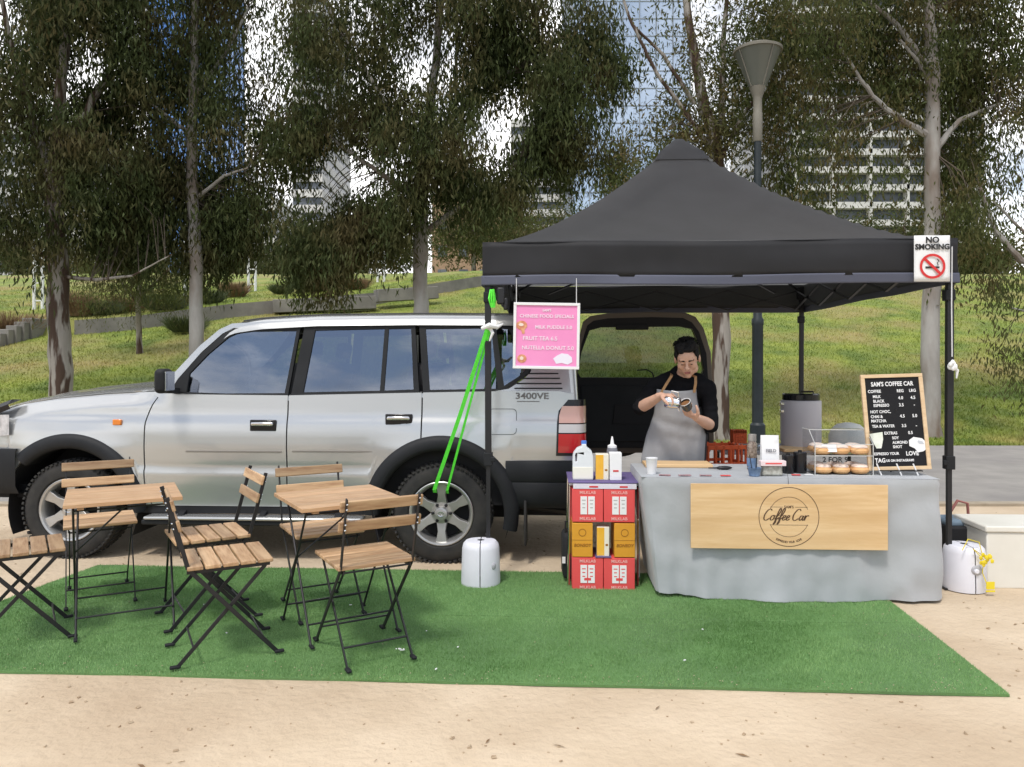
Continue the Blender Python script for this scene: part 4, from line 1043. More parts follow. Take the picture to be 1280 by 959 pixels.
b.add([(-s_ - .006, -.010, -.045 + s_ - .006), (-s_ + .006, -.010, -.045 + s_ + .006), (s_ + .006, -.010, -.045 - s_ + .006), (s_ - .006, -.010, -.045 - s_ - .006)], [(0, 1, 2, 3)])
b.build('prohibition_ring', red, sg, smooth=False)
b = MB(); b.box((0, -.008, -.052), (.085, .001, .012)); b.tube([(.035, -.008, -.04), (.028, -.008, -.025), (.04, -.008, -.015), (.03, -.008, .0)], .0025, 5); b.build('cigarette', inkblk, sg, smooth=False)
# cords, cloth knots
cordm = mat('white cord', (.65, .65, .66), rough=.8)
p = G(GW, -.03, 0); tag(MB().tube([(p.x - .012, p.y - .03, 2.16), (p.x - .018, p.y - .035, 1.8), (p.x - .012, p.y - .03, 1.47)], .004, 5).build('hanging_cord', cordm, base=(p.x, p.y, 1.8)), 'thin white cord hanging down the right front canopy leg', 'cord')
b = MB(); random.seed(5); q = Vector((p.x - .018, p.y - .045, 1.415))
for k in range(9):
    a = k * .7; b.ball(q + Vector((.016 * math.cos(a), .008 * math.sin(a * 2), .018 * math.sin(a))), (.014, .012, .012 + .004 * (k % 3)), 8, 6)
b.tube([q, q + Vector((.03, 0, -.03)), q + Vector((.025, 0, -.08))], [.008, .01, .004], 6); tag(b.build('cloth_knot', paper, base=q), 'crumpled white tie knotted on the right front canopy leg', 'tie')
q = at(612, 409, 4.98); b = MB(); b.ball(q, (.022, .03, .02)); b.tube([q + Vector((-.05, -.02, -.01)), q + Vector((0, -.035, .01)), q + Vector((.05, -.01, .0)), q + Vector((.085, .02, .02))], [.012, .018, .014, .006], 8)
b.tube([q, q + Vector((.02, -.02, -.04)), q + Vector((.0, -.01, -.09))], [.012, .012, .005], 6); tag(b.build('cloth_knot', paper, base=q), 'white cloth knotted round the left front canopy leg above the green strap', 'tie')
# green ratchet strap
grn = mat('neon green webbing', (.10, .80, .04), (.14, .90, .08), rough=.55, scale=50)
st = thing('tie_down_strap', 'neon green strap looped from the left canopy leg to the rear wheel', 'strap', at(555, 610, 5.4))
a0 = at(611, 410, 4.99); e1 = at(543, 612, 5.44); e2 = at(559, 613, 5.44)
for nm, e, dx in (('webbing', e1, -.008), ('webbing', e2, .010)):
    b = MB(); pts = [a0 + Vector((dx, 0, 0)), a0.lerp(e, .5) + Vector((0, 0, -.01)), e, e + Vector((.0, .05, -.03))]
    for p_, q_ in zip(pts, pts[1:]): b.bar(p_, q_, .026 if e is e1 else .017, .003, up=(0, -1, .2))
    b.build(nm, grn, st, world=True)
b = MB(); c0 = at(617, 368, 5.0)
for k in range(3): b.tube([c0 + Vector((-.02 + .01 * k, -.02 * k, .03)), c0 + Vector((-.03 + .015 * k, -.03, -.03)), c0 + Vector((-.015 + .01 * k, -.02, -.085)), c0 + Vector((.01, -.0, -.04)), c0 + Vector((.0, .01, .03))], .006, 6)
b.build('loose_loop', grn, st, world=True)
b = MB(); b.box(at(626, 370, 5.0), (.05, .05, .11)); b.box(at(632, 380, 5.0), (.03, .03, .08)); b.build('ratchet', steelblk, st, world=True, bevel=.01)

# leg weights
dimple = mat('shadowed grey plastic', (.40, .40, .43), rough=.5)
def weight(px, Y, label, dim=False, rz=0):
    x = (px - 640) * Y / F; t = thing('leg_weight', label, 'weight', (x, Y, 0), rz, group='white plastic weights on the canopy legs')
    for s in (-1, 1):
        b = MB(); prof = [(.100, .0), (.122, .006), (.124, .03), (.117, .24), (.110, .268), (.095, .284), (.02, .288)]
        n = 18; rows = []
        for r, z in prof:
            row = [(s * .003, -r, z)] + [(s * .003 + s * r * math.sin(a), -r * math.cos(a), z) for a in np.linspace(0, math.pi, n)] + [(s * .003, r, z)]
            rows.append(row)
        b.grid(rows); b.build('weight_half', white, t, ang=30)
        b.f = b.f
    if dim:
        MB().ball((.01, -.118, .15), (.036, .012, .032), 20, 12).build('filler_recess', dimple, t); MB().lathe([(.015, 0), (.015, .012), (.010, .016)], 14, M=Matrix.Translation((.0, -.125, .147)) @ Matrix.Rotation(R(90), 4, 'X')).build('filler_cap', white, t)
    else: MB().ball((.085, -.086, .14), (.018, .010, .022), 16, 10, M=Matrix.Rotation(.7, 4, 'Z')).build('filler_recess', dimple, t)
    return t
weight(601, 4.96, 'white round split weight at the foot of the left front canopy leg'); weight(1205, 4.86, 'white round weight at the right front canopy leg beside the white chest', True)
# ------------------------------------------------------------------ artificial turf mat
A_, B_, C_, D_ = Vector((-2.90, 5.38, 0)), Vector((2.30, 5.10, 0)), Vector((2.14, 3.30, 0)), Vector((-3.24, 3.60, 0))
turf = mat('green turf backing', (.115, .235, .075), (.14, .275, .092), scale=7, rough=.95, bump=.5, bscale=260, c3=(.105, .20, .075), s3=1.2)
turfb = mat('green turf fibre', (.235, .40, .15), (.30, .48, .19), scale=5, rough=.6, c3=(.13, .26, .075), s3=.9)
t = thing('turf_mat', 'two strips of green artificial turf laid on the sand under the tables', 'mat', (-.4, 4.3, 0))
def turfpt(f, g_):
    p = A_.lerp(B_, f).lerp(D_.lerp(C_, f), g_)
    return p
def tz(x, y): return .012 + .004 * noise.noise(Vector((x * 1.1, y * 1.6, 2))) + .0035 * noise.noise(Vector((x * 5, y * 9, 7)))
for g0, g1, lb in ((0, .508, 'back'), (.511, 1, 'front')):
    rows = []
    for i in range(121):
        row = []
        for j in range(31):
            p = turfpt(i / 120, g0 + (g1 - g0) * j / 30); z = tz(p.x, p.y)
            if j in (0, 30): p.y += .006 * noise.noise(Vector((p.x * 4, g0, 1)))
            row.append((p.x, p.y, z))
        row = [(row[0][0], row[0][1], .001)] + row + [(row[-1][0], row[-1][1], .001)]
        rows.append(row)
    rows = [[(q[0], q[1], .001) for q in rows[0]]] + rows + [[(q[0], q[1], .001) for q in rows[-1]]]
    MB().grid(rows).build('turf_strip', turf, t, world=True)
n = 330000; f_ = rng.uniform(0, 1, n); g_ = rng.uniform(0, 1, n); g_ = g_[(abs(g_ - .5095) > .0035)]; n = len(g_); f_ = f_[:n]
AA, BB, CC, DD = [np.array(v) for v in (A_, B_, C_, D_)]
PP = (AA + (BB - AA) * f_[:, None]) * (1 - g_[:, None]) + (DD + (CC - DD) * f_[:, None]) * g_[:, None]
zz = .014 + 0 * PP[:, 0]; a = rng.uniform(0, np.pi, n); h = rng.uniform(.006, .014, n)
V = np.empty((n, 3, 3)); wx = np.cos(a) * .0014; wy = np.sin(a) * .0014
V[:, 0] = np.stack([PP[:, 0] - wx, PP[:, 1] - wy, zz - .006], 1); V[:, 1] = np.stack([PP[:, 0] + wx, PP[:, 1] + wy, zz - .006], 1); V[:, 2] = np.stack([PP[:, 0] + rng.normal(0, .004, n), PP[:, 1] + rng.normal(-.002, .004, n), zz + h], 1)
o = npmesh('turf_pile', V.reshape(-1, 3), np.arange(3 * n).reshape(-1, 3), turfb, parent=t); o['kind'] = 'stuff'
b = MB(); random.seed(21)
for k in range(420):
    e_ = random.random(); q_ = abs(random.gauss(0, .035)); p = turfpt(random.random() * .98 + .01, 1 - q_) if e_ < .5 else turfpt(random.choice([1 - q_ * .5, 1 - q_]), random.random()) if e_ < .75 else turfpt(random.random(), random.random() * .97 + .015)
    r = random.uniform(.0009, .0022); b.box((p.x, p.y, .020 + r), (r * 2, r * 1.6, r), rz=k)
tag(b.build('tracked_sand', sand, smooth=False, fix=False), 'sand grains tracked onto the edges of the green mat', 'sand', kind='stuff')
b = MB(); random.seed(12)
for k in range(16):
    x, y = (.85 + random.uniform(-.03, .03) if k < 7 else random.uniform(-2.5, 1.8)), (3.85 if k < 7 else random.uniform(3.5, 4.9)); 
    if k < 7: x = at(502, 0, 3.78).x + random.uniform(-.03, .03); y = 3.78 + random.uniform(-.01, .01)
    b.box((x, y, .026), (random.uniform(.006, .018), .006, .003), rz=random.random() * 3)
tag(b.build('paper_scraps', paper, smooth=False), 'tiny torn paper scraps lying on the green mat near the front chair', 'litter', kind='stuff')

# ------------------------------------------------------------------ bistro chairs and tables
def make_chair(loc, rz, label):
    t = thing('folding_chair', label, 'chair', loc, rz, group='folding slatted bistro chairs on the green mat')
    post = [Vector((-.275, 0, .80)), Vector((-.185, 0, .46)), Vector((.215, 0, .012))]
    leg = [Vector((.165, 0, .435)), Vector((-.225, 0, .012))]
    for s in (-1, 1):
        y = s * .178; b = MB()
        for p, q in zip(post, post[1:]): b.bar(p + Vector((0, y, 0)), q + Vector((0, y, 0)), .007, .020, up=(1, 0, 0))
        b.build('back_post', steelblk, t, bevel=.0015)
        b = MB(); b.bar(leg[0] + Vector((0, s * .160, 0)), leg[1] + Vector((0, s * .160, 0)), .007, .018, up=(1, 0, 0)); b.build('leg', steelblk, t, bevel=.0015)
        MB().bar((.205, y, .010), (.250, y, .010), .022, .014).build('foot', blackpl, t, bevel=.004); MB().bar((-.215, s * .16, .010), (-.262, s * .16, .010), .022, .014).build('foot', blackpl, t, bevel=.004)
        b = MB(); b.bar((-.19, s * .165, .442), (.185, s * .165, .442), .007, .018); b.build('seat_rail', steelblk, t)
    for q in ([(.150, -.178, .095), (.150, .178, .095)], [(-.160, -.16, .085), (-.160, .16, .085)], [(-.18, -.17, .44), (-.18, .17, .44)], [(.165, -.165, .43), (.165, .165, .43)]): MB().tube(q, .005, 6).build('stretcher', steelblk, t)
    for k in range(5):
        x = -.155 + k * .079; b = MB(); b.box((x, 0, .462), (.070, .385, .019)); b.build('seat_slat', wood, t, bevel=.004)
    for z, h in ((.762, .052), (.665, .052)):
        f = (.80 - z) / (.80 - .46); x = -.275 + .09 * f + .014
        b = MB(); M_ = Matrix.Rotation(R(-14.5), 4, 'Y'); b.box((x, 0, z), (.016, .405, h), M=M_); b.build('back_slat', wood, t, bevel=.004)
    b = MB()
    for s in (-1, 1):
        for z in (.775, .750, .678, .652):
            f = (.80 - z) / .34; b.ball((-.275 + .09 * f - .011, s * .178, z), .005, 6, 4)
    b.build('bolt', chrome, t)
    return t
c0 = make_chair((-2.50, 4.66, .02), R(-60), 'folding chair behind the left table nearest the front wheel, facing the camera')
for x, y, a, lb in [(-1.10, 4.43, -60, 'folding chair behind the right table against the car doors, facing the camera'),
                    (-.73, 3.80, 120, 'nearest folding chair, seen from behind in front of the right table'),
                    (-1.42, 3.80, 28, 'folding chair seen edge on between the two tables, nearest the camera'),
                    (-1.70, 4.29, 212, 'folding chair between the tables turned left, its back against the car door'),
                    (-2.55, 3.98, 33, 'folding chair at the left edge of the photo, cut off by the frame')]:
    copy_thing(c0, (x, y, .02), R(a), lb)
def make_table(loc, rz, label):
    t = thing('bistro_table', label, 'table', loc, rz, group='square slatted bistro tables on the green mat')
    top = bpy.data.objects.new('tabletop', None); col.objects.link(top); top.parent = t
    for k in range(6):
        y = -.2275 + k * .091; b = MB(); b.box((0, y, .690), (.555, .0895, .020)); b.build('board', woodt, top, bevel=.0015)
    b = MB()
    for x in (-.2, .2): b.box((x, 0, .672), (.03, .50, .014))
    b.build('batten', woodt, top)
    for x in (-.235, .225):
        b = MB(); b.tube([(x, -.20, .665), (x, .235, .012)], .006, 8); b.build('leg', steelblk, t)
        b = MB(); b.tube([(x + .013, .20, .665), (x + .013, -.235, .012)], .006, 8); b.build('leg', steelblk, t)
        MB().bar((x, .225, .010), (x, .275, .010), .018, .012).build('foot', blackpl, t, bevel=.003); MB().bar((x + .013, -.225, .010), (x + .013, -.275, .010), .018, .012).build('foot', blackpl, t, bevel=.003)
    for q in ([(-.235, .19, .10), (.225, .19, .10)], [(-.222, -.19, .10), (.238, -.19, .10)], [(-.235, -.2, .655), (.225, -.2, .655)], [(-.222, .2, .655), (.238, .2, .655)], [(-.235, -.02, .40), (.0, -.2, .655)]): MB().tube(q, .005, 6).build('crossbar', steelblk, t)
    return t
t0 = make_table((-2.135, 4.22, .02), R(28), 'square slatted bistro table on the left, in front of the front wheel')
copy_thing(t0, (-.93, 4.13, .02), R(31), 'square slatted bistro table on the right, in front of the rear door')

# ------------------------------------------------------------------ stall table, cloth, sign
TR = -.05; TO = Vector((.785, 4.66, 0)); TM = Matrix.Translation(TO) @ Matrix.Rotation(TR, 4, 'Z')
def T(x, y, z=0): return TM @ Vector((x, y, z))
TW, TD, TH = 1.77, .62, .735
t = thing('trestle_table', 'long folding trestle table hidden under the grey cloth', 'table', TO, TR)
MB().b2((.01, .01, TH - .035), (TW - .01, TD - .01, TH - .004)).build('table_top', white, t, bevel=.01)
for x in (.2, TW - .2):
    for y in (.08, TD - .08): MB().tube([(x, y, TH - .03), (x, y, .01)], .014, 8).build('leg', steelblk, t)
cloth = mat('grey stall cloth', (.36, .375, .39), (.42, .435, .45), scale=2.2, rough=.85, bump=.22, bscale=9, c3=(.375, .39, .405), s3=1.5, sheen=.2)
per = []; rc = .04; n1, n2 = 90, 26
def edge(a, b, n, nx, ny):
    return [(a[0] + (b[0] - a[0]) * k / n, a[1] + (b[1] - a[1]) * k / n, nx, ny) for k in range(n)]
per = edge((0, TD), (0, rc), n2, -1, 0)
for k in range(6): a = math.pi + math.pi / 2 * k / 6; per.append((rc + rc * math.cos(a), rc + rc * math.sin(a), math.cos(a), math.sin(a)))
per += edge((rc, 0), (TW - rc, 0), n1, 0, -1)
for k in range(6): a = -math.pi / 2 + math.pi / 2 * k / 6; per.append((TW - rc + rc * math.cos(a), rc + rc * math.sin(a), math.cos(a), math.sin(a)))
per += edge((TW, rc), (TW, TD), n2, 1, 0); per.append((TW, TD, 1, 0))
rows = []; s = 0
for k, (x, y, nx, ny) in enumerate(per):
    row = []; s = k / len(per)
    if k: ds = math.hypot(x - per[k - 1][0], y - per[k - 1][1]); arc += ds
    else: arc = 0
    for j in range(25):
        f = j / 24; z = TH + .004 - (TH - .012) * f
        if ny == -1 and .15 < x < TW - .2: z += .0
        amp = .055 * f ** .7
        fold = amp * (.5 * math.sin(arc * 5.3 + .8 * math.sin(arc * 2.1)) + .5 * noise.noise(Vector((arc * 3.2, f * .8, 3)))) + .010 * noise.noise(Vector((arc * 9, f * 5, 1))) * min(1, f * 5)
        flare = .022 * f ** 1.2 + .008
        fold += .016 * f * max(0, 1 - 3.2 * abs(noise.noise(Vector((arc * 3.6, f * .9, 8))))) ** 2
        fold += .010 * f ** 1.4 * math.sin(arc * 19 + 2.5 * math.sin(arc * 2.3)) + .004 * math.sin(arc * 43 + f * 3) * f
        if j == 0: flare = 0; fold = 0
        X = x + nx * (flare + fold); Y_ = y + ny * (flare + fold)
        # left front corner is pulled in towards the bottom; bulge at the right corner
        if x < .35: X += .085 * f * (1 - x / .35) + (.02 * f if nx < -.5 else 0); Y_ += 0
        if nx < -.5: X = max(X, x - .012 + .10 * f)
        if x > TW - .15 and y < .2: X += .012 * math.sin(f * 3)
        z += .03 * f * max(0, (.45 - x) / .45) - .0
        if j == 24: z += .006 * noise.noise(Vector((arc * 4, 0, 0)))
        # sagging wrinkles
        Y_ += .006 * math.sin(f * 16 + x * 3) * math.exp(-((x - 1.7) / .25) ** 2)
        row.append((X, Y_, max(z, .014)))
    rows.append(row)
cl = MB().grid(rows)
gx = [0] + list(np.linspace(.02, TW - .02, 60)) + [TW]; gy = [0] + list(np.linspace(.02, TD - .02, 20)) + [TD]
cl.grid([[(x, y, TH + .0045 + (.0025 * noise.noise(Vector((x * 5, y * 5, 0))) if 0 < x < TW and 0 < y < TD else 0)) for y in gy] for x in gx])
ct = cl.build('tablecloth', cloth, None, fix=True, ang=80); ct.location = TO; ct.rotation_euler = (0, 0, TR)
tag(ct, 'light grey cloth draped over the stall table down to the mat', 'tablecloth')
ply = mat('pale plywood', (.66, .43, .21), (.78, .56, .32), scale=2.5, rough=.5, stretch=(1, 1, 9), c3=(.60, .38, .18), s3=1.3)
burn = mat('burnt brown ink', (.10, .055, .03), rough=.8)
sx0 = .285; sw = 1.15; sz = .53
s_ = thing('wooden_sign', 'pale plywood board with round coffee logo hung on the grey cloth', 'sign', T(sx0 + sw / 2, -.06, sz - .21), TR)
MB().box((0, .0, .20), (sw, .012, .385)).build('board', ply, s_, bevel=.0015)
b = MB(); yy = -.0075
annul(b, 0, .2, .173, .1765, yy, 72)
def arcp(r, a0, a1, wd=.0022, z0=.2, n=24):
    k = len(b.v)
    for i in range(n + 1):
        a = R(a0 + (a1 - a0) * i / n)
        for rr in (r - wd / 2, r + wd / 2): b.v.append((rr * math.cos(a), yy, z0 + rr * math.sin(a)))
    for i in range(n): q = k + 2 * i; b.f.append((q, q + 1, q + 3, q + 2))
arcp(.118, 22, 158); arcp(.118, -158, -22)
for x0, x1, z in ((-.11, -.035, .258), (.035, .11, .258), (-.11, .11, .152)): b.add([(x0, yy, z - .001), (x1, yy, z - .001), (x1, yy, z + .001), (x0, yy, z + .001)], [(0, 1, 2, 3)])
b.mesh(textmesh("SAM'S", .022, bold=.0003), Matrix.Translation((0, yy + .001, .258)) @ FX)
for i, ch in enumerate('ESPRESSO YOUR LOVE'):
    a = R(-118 + i * 56 / 17 * 1.0 + 0); me = textmesh(ch, .017, bold=.0003)
    b.mesh(me, Matrix.Translation((.150 * math.cos(a), yy + .001, .2 + .150 * math.sin(a))) @ FX @ Matrix.Rotation(a + math.pi / 2, 4, 'Z'))
# brush script "Coffee Car"
def stroke(pts, w0=.0042):
    P_ = [Vector((p[0], p[1])) for p in pts]; Q = []
    for i in range(len(P_) - 1):
        a_, c_, d_, e_ = P_[max(i - 1, 0)], P_[i], P_[i + 1], P_[min(i + 2, len(P_) - 1)]
        for k in range(6):
            u_ = k / 6; Q.append(.5 * ((2 * c_) + (d_ - a_) * u_ + (2 * a_ - 5 * c_ + 4 * d_ - e_) * u_ ** 2 + (-a_ + 3 * c_ - 3 * d_ + e_) * u_ ** 3))
    Q.append(P_[-1]); k0 = len(b.v)
    for i, q in enumerate(Q):
        d = (Q[min(i + 1, len(Q) - 1)] - Q[max(i - 1, 0)]); d = d.normalized() if d.length else Vector((1, 0)); nn = Vector((-d.y, d.x))
        ww = w0 * (.45 + .75 * abs(d.y)) * (1 if 1 < i < len(Q) - 2 else .5)
        for s2 in (-1, 1):
            r_ = q + nn * ww * s2 * .5; b.v.append((r_.x, yy, r_.y))
    for i in range(len(Q) - 1): q = k0 + 2 * i; b.f.append((q, q + 1, q + 3, q + 2))
def word(letters, x, z, s):
    for l in letters:
        st_, adv = GL[l]
        for pts in st_: stroke([(x + (p[0] + p[1] * .32) * s, z + p[1] * s) for p in pts], .0062)
        x += adv * s
    return x
GL = {'C': ([[(.75, 1.15), (.6, 1.35), (.3, 1.25), (.05, .7), (.1, .15), (.4, -.02), (.75, .25)]], .85),
      'o': ([[(.35, .6), (.1, .5), (.0, .2), (.15, 0), (.35, .1), (.42, .4), (.3, .6), (.45, .5), (.6, .55)]], .52),
      'f': ([[(.0, .1), (.3, .6), (.5, 1.2), (.35, 1.45), (.22, 1.0), (.15, 0), (.05, -.5), (.22, -.3), (.25, .1), (.5, .35)], [(.05, .55), (.5, .6)]], .45),
      'e': ([[(.0, .2), (.3, .35), (.35, .55), (.15, .55), (.05, .2), (.2, 0), (.5, .2)]], .46),
      'a': ([[(.4, .5), (.15, .55), (.0, .2), (.12, 0), (.32, .2), (.42, .55), (.38, .15), (.48, .0), (.65, .2)]], .56),
      'r': ([[(.0, .2), (.12, .6), (.1, .0), (.18, .4), (.38, .6), (.5, .5)]], .45)}
x = word('Coffee', -.153, .180, .0485); word('Car', x + .014, .180, .0485)
b.build('logo', burn, s_, smooth=False, fix=False)
b = MB(); b.tube([(0, -.002, .39), (.0, .01, .43), (.0, .03, .455)], .0015, 5); b.build('hook', steelblk, s_)

# milk box stack on its own little table
prp = mat('purple cloth', (.13, .10, .24), rough=.8)
SM = Matrix.Translation((.375, 4.84, 0)) @ Matrix.Rotation(-.04, 4, 'Z')
t = thing('side_table', 'small side table with purple top behind the red boxes', 'table', (.375, 4.84, 0), -.04)
MB().b2((-.015, .02, .655), (.44, .42, .675)).build('table_top', white, t, bevel=.004)
MB().b2((-.02, -.012, .6755), (.44, .43, .684)).build('purple_cover', prp, t, bevel=.003)
for x in (-.008, .425):
    for y in (.04, .40): MB().tube([(x, y, .655), (x - .01 if x < 0 else x, y, .0)], .009, 8).build('leg', chrome, t)
strip = mat('printed paper strip', (.72, .70, .74), (.66, .62, .72), scale=25, rough=.6)
MB().b2((.01, -.022, .642), (.405, .0, .672)).build('front_strip', strip, t)
b = MB(); b.b2((.11, -.0235, .650), (.165, -.022, .660)); b.b2((.30, -.0235, .650), (.35, -.022, .660)); b.build('strip_print', red, t)
redc = mat('red carton board', (.70, .075, .075), (.76, .09, .085), scale=5, rough=.6)
orgc = mat('orange carton board', (.64, .29, .02), (.70, .33, .03), scale=5, rough=.6)
pinkp = mat('pink print', (.85, .45, .42), rough=.6); brn = mat('dark orange print', (.30, .12, .01), rough=.6)
def red_box(i, j):
    x0 = .003 + i * .198; z0 = .002 + (0 if j == 0 else .430); H = .208
    nm = [['bottom left', 'bottom right'], ['top left', 'top right']][j][i]
    t = thing('milk_box', 'red milk carton box at the %s of the stack beside the cloth' % nm, 'box', SM @ Vector((x0 + .097, -.02, z0)), -.04, group='red milk boxes stacked on the mat')
    MB().box((0, .13, H / 2), (.194, .26, H - .002)).build('carton', redc, t, bevel=.003)
    b = MB()
    for zz in (H - .022, .022): b.mesh(textmesh('MILKLAB', .026, bold=.0004), Matrix.Translation((0, -.0015, zz)) @ FX)
    b.build('lettering', pinkp, t, smooth=False)
    b = MB()
    for dx in (-.024, .024): b.box((dx, -.001, H / 2 + .002), (.041, .004, .112))
    b.build('window_label', paper, t)
    b = MB()
    for dx in (-.024, .024):
        for q, zz in enumerate((H / 2 + .035, H / 2 + .012, H / 2 - .012)): b.box((dx, -.0035, zz), (.018 if q else .024, .001, .006))
        if j == 0: b.box((dx + .012 * (1 if dx < 0 else -1), -.0035, H / 2 - .03), (.018, .001, .016))
    b.build('label_print', redc if j == 0 else mat('grey print', (.45, .42, .42), rough=.6), t)
for i in (0, 1):
    for j in (0, 1): red_box(i, j)
def orange_box(i):
    x0 = .003 + i * .264; t = thing('orange_box', 'orange carton box in the %s of the middle row of the stack' % ('left half', 'right half')[i], 'box', SM @ Vector((x0 + .0645, -.02, .212)), -.04, group='orange boxes in the stack')
    MB().box((0, .12, .108), (.129, .24, .212)).build('carton', orgc, t, bevel=.003)
    b = MB(); annul(b, 0, .155, .020, .024, -.0015, 24); b.mesh(textmesh('BONSOY', .026, shear=.2, bold=.0004), Matrix.Translation((0, -.0015, .075)) @ FX); b.build('print', brn, t, smooth=False)
    MB().box((0, -.0006, .108), (.129, .001, .002)).build('flap_seam', brn, t, smooth=False)
orange_box(0); orange_box(1)
yel = mat('yellow orange print', (.80, .42, .03), (.85, .50, .08), scale=8, rough=.5); cream = mat('cream carton', (.78, .74, .62), rough=.5)
def carton(pos, label, h=.185, rz=-.04, w_=.062, d=.07, printm=None, halfp=True):
    t = thing('milk_carton', label, 'carton', pos, rz, group='plant milk cartons')
    MB().box((0, 0, h / 2), (w_ * 1.25, d, h)).build('pack', cream, t, bevel=.003)
    MB().b2((-w_ * .625, -d / 2 - .001, .005), (w_ * .12, -d / 2, h - .005)).build('print', printm or yel, t)
    MB().b2((w_ * .25, -d / 2 - .001, h * .35), (w_ * .5, -d / 2, h * .42)).build('small_print', brn, t)
    return t
carton(SM @ Vector((.198, .03, .216)), 'yellow and cream milk carton standing in the gap between the orange boxes')
MB_ = MB().b2((-.05, -.055, 0), (.05, .20, .003)); o = MB_.build('shelf_liner', prp, None); o.location = SM @ Vector((.198, .03, .2125)); o.rotation_euler = (0, 0, -.04); tag(o, 'purple liner under the carton in the middle of the stack', 'liner')
ST = .684
carton(SM @ Vector((.198, .10, ST)), 'yellow and cream milk carton on the purple table right of the milk bottle', h=.165, w_=.066)
t = thing('milk_carton', 'white carton with small red print beside the yellow carton on the purple table', 'carton', SM @ Vector((.283, .09, ST)), -.04, group='plant milk cartons')
MB().box((0, 0, .0875), (.076, .07, .175)).build('pack', paper, t, bevel=.003); MB().box((.0, -.036, .06), (.035, .002, .01)).build('print', red, t)
# squeeze bottle behind it, white nozzle
t = thing('sauce_bottle', 'grey squeeze bottle with white nozzle behind the white carton', 'bottle', SM @ Vector((.275, .22, ST)), -.04)
MB().lathe([(.034, 0), (.036, .01), (.036, .17), (.030, .19)], 20).build('bottle_body', mat('grey bottle', (.2, .2, .22), rough=.4), t)
MB().lathe([(.030, .188), (.030, .203), (.013, .212), (.011, .225), (.005, .262), (.0, .264)], 20).build('nozzle', paper, t)
# milk bottle with handle
milkm = mat('milk bottle plastic', (.66, .72, .80), (.78, .78, .74), scale=.1, rough=.35)
milkm2 = mat('milk inside the bottle', (.80, .79, .70), rough=.4)
t = thing('milk_bottle', 'large plastic milk bottle with handle on the purple side table', 'bottle', SM @ Vector((.075, .10, ST)), -.04)
o_ = [(-.064, .002), (.064, .002), (.066, .02), (.064, .15), (.055, .185), (.03, .205), (.022, .212), (.022, .228), (-.006, .228), (-.006, .212), (-.035, .20), (-.058, .17), (-.064, .14)]
hole_ = [(-.048, .115), (-.038, .118), (-.036, .17), (-.042, .172), (-.050, .16)]
MB().plate(o_, [hole_], lambda a, b_, d: Vector((a, -.045 + d * .09, b_)), 1).build('bottle_body', milkm, t, bevel=.006)
MB().lathe([(.018, .226), (.018, .245), (.014, .248)], 16, M=Matrix.Translation((.008, 0, 0))).build('cap', mat('blue cap', (.08, .2, .6), rough=.4), t)
MB().b2((-.0645, -.0462, .006), (.0645, .046, .085)).build('milk_level', milkm2, t, bevel=.004)
# black trolley wheel item left of the stack
t = thing('black_bag', 'black bag on the ground half hidden behind the left side of the box stack', 'bag', at(712, 690, 5.05).xy.to_3d())
b = MB(); b.box((.0, 0, .18), (.10, .2, .30)); b.build('bag_body', dark, t, bevel=.03); MB().tube([(-.03, -.05, .32), (-.03, -.06, .40), (.03, -.06, .40), (.03, -.05, .32)], .008, 6).build('handle', dark, t); MB().box((-.045, -.10, .16), (.02, .01, .04)).build('tag', paper, t)

# things on the stall table -------------------------------------------------
ZT = TH + .006
def on(x, y): return T(x, y, ZT)
def onpx(px, y, rz=0):
    """table point under a pixel column at table depth y"""
    lo, hi = -.2, 2.4
    for _ in range(40):
        m_ = (lo + hi) / 2; p = T(m_, y, ZT)
        if 640 + p.x / p.y * F < px: lo = m_
        else: hi = m_
    return T(lo, y, ZT)
o = MB().box((0, 0, .011), (.44, .20, .022)).build('chopping_board', ply, None, bevel=.004); p = onpx(846, .50); o.location = p; o.rotation_euler = (0, 0, TR); tag(o, 'pale wooden board lying on the stall table in front of the barista', 'board')
t = thing('paper_cup', 'plain white takeaway cup on the left end of the stall table', 'cup', onpx(814.5, .12))
MB().lathe([(.027, 0), (.0275, .002), (.036, .096), (.0375, .098), (.0375, .101), (.0355, .101), (.034, .096), (.026, .004), (0, .004)], 28, cap=False).build('cup', paper, t)
t = thing('milk_thermometer', 'black handled tool lying on the table right of the wooden board', 'tool', onpx(900, .33))
MB().tube([(-.07, .02, .008), (-.02, .006, .010), (.0, 0, .012)], [.004, .006, .012], 8).build('blade', steelblk, t); MB().ball((.03, 0, .012), (.05, .018, .012)).build('handle', steelblk, t)
random.seed(8)
stick = mat('printed sticker', (.10, .10, .13), (.55, .25, .25), scale=60, rough=.5)
for i, (px, l, m_, nm) in enumerate([(831, .07, stick, 'dark name sticker stuck at the left front of the table top'), (856, .075, stick, 'dark sticker second from the left on the table front edge'), (882, .07, stick, 'dark sticker third from the left on the table front edge'), (907, .06, redc, 'reddish sticker near the wooden sign top on the table edge'), (995, .05, redc, 'red card lying before the black canisters'), (1011, .05, paper, 'white card lying before the black canisters')]):
    o = MB().box((0, 0, .0015), (l, .03, .003)).build('sticker', m_, None, smooth=False); o.location = onpx(px, .05 if i < 4 else .10); o.location.z += .003; o.rotation_euler = (0, 0, TR + random.uniform(-.1, .1)); tag(o, nm, 'sticker')
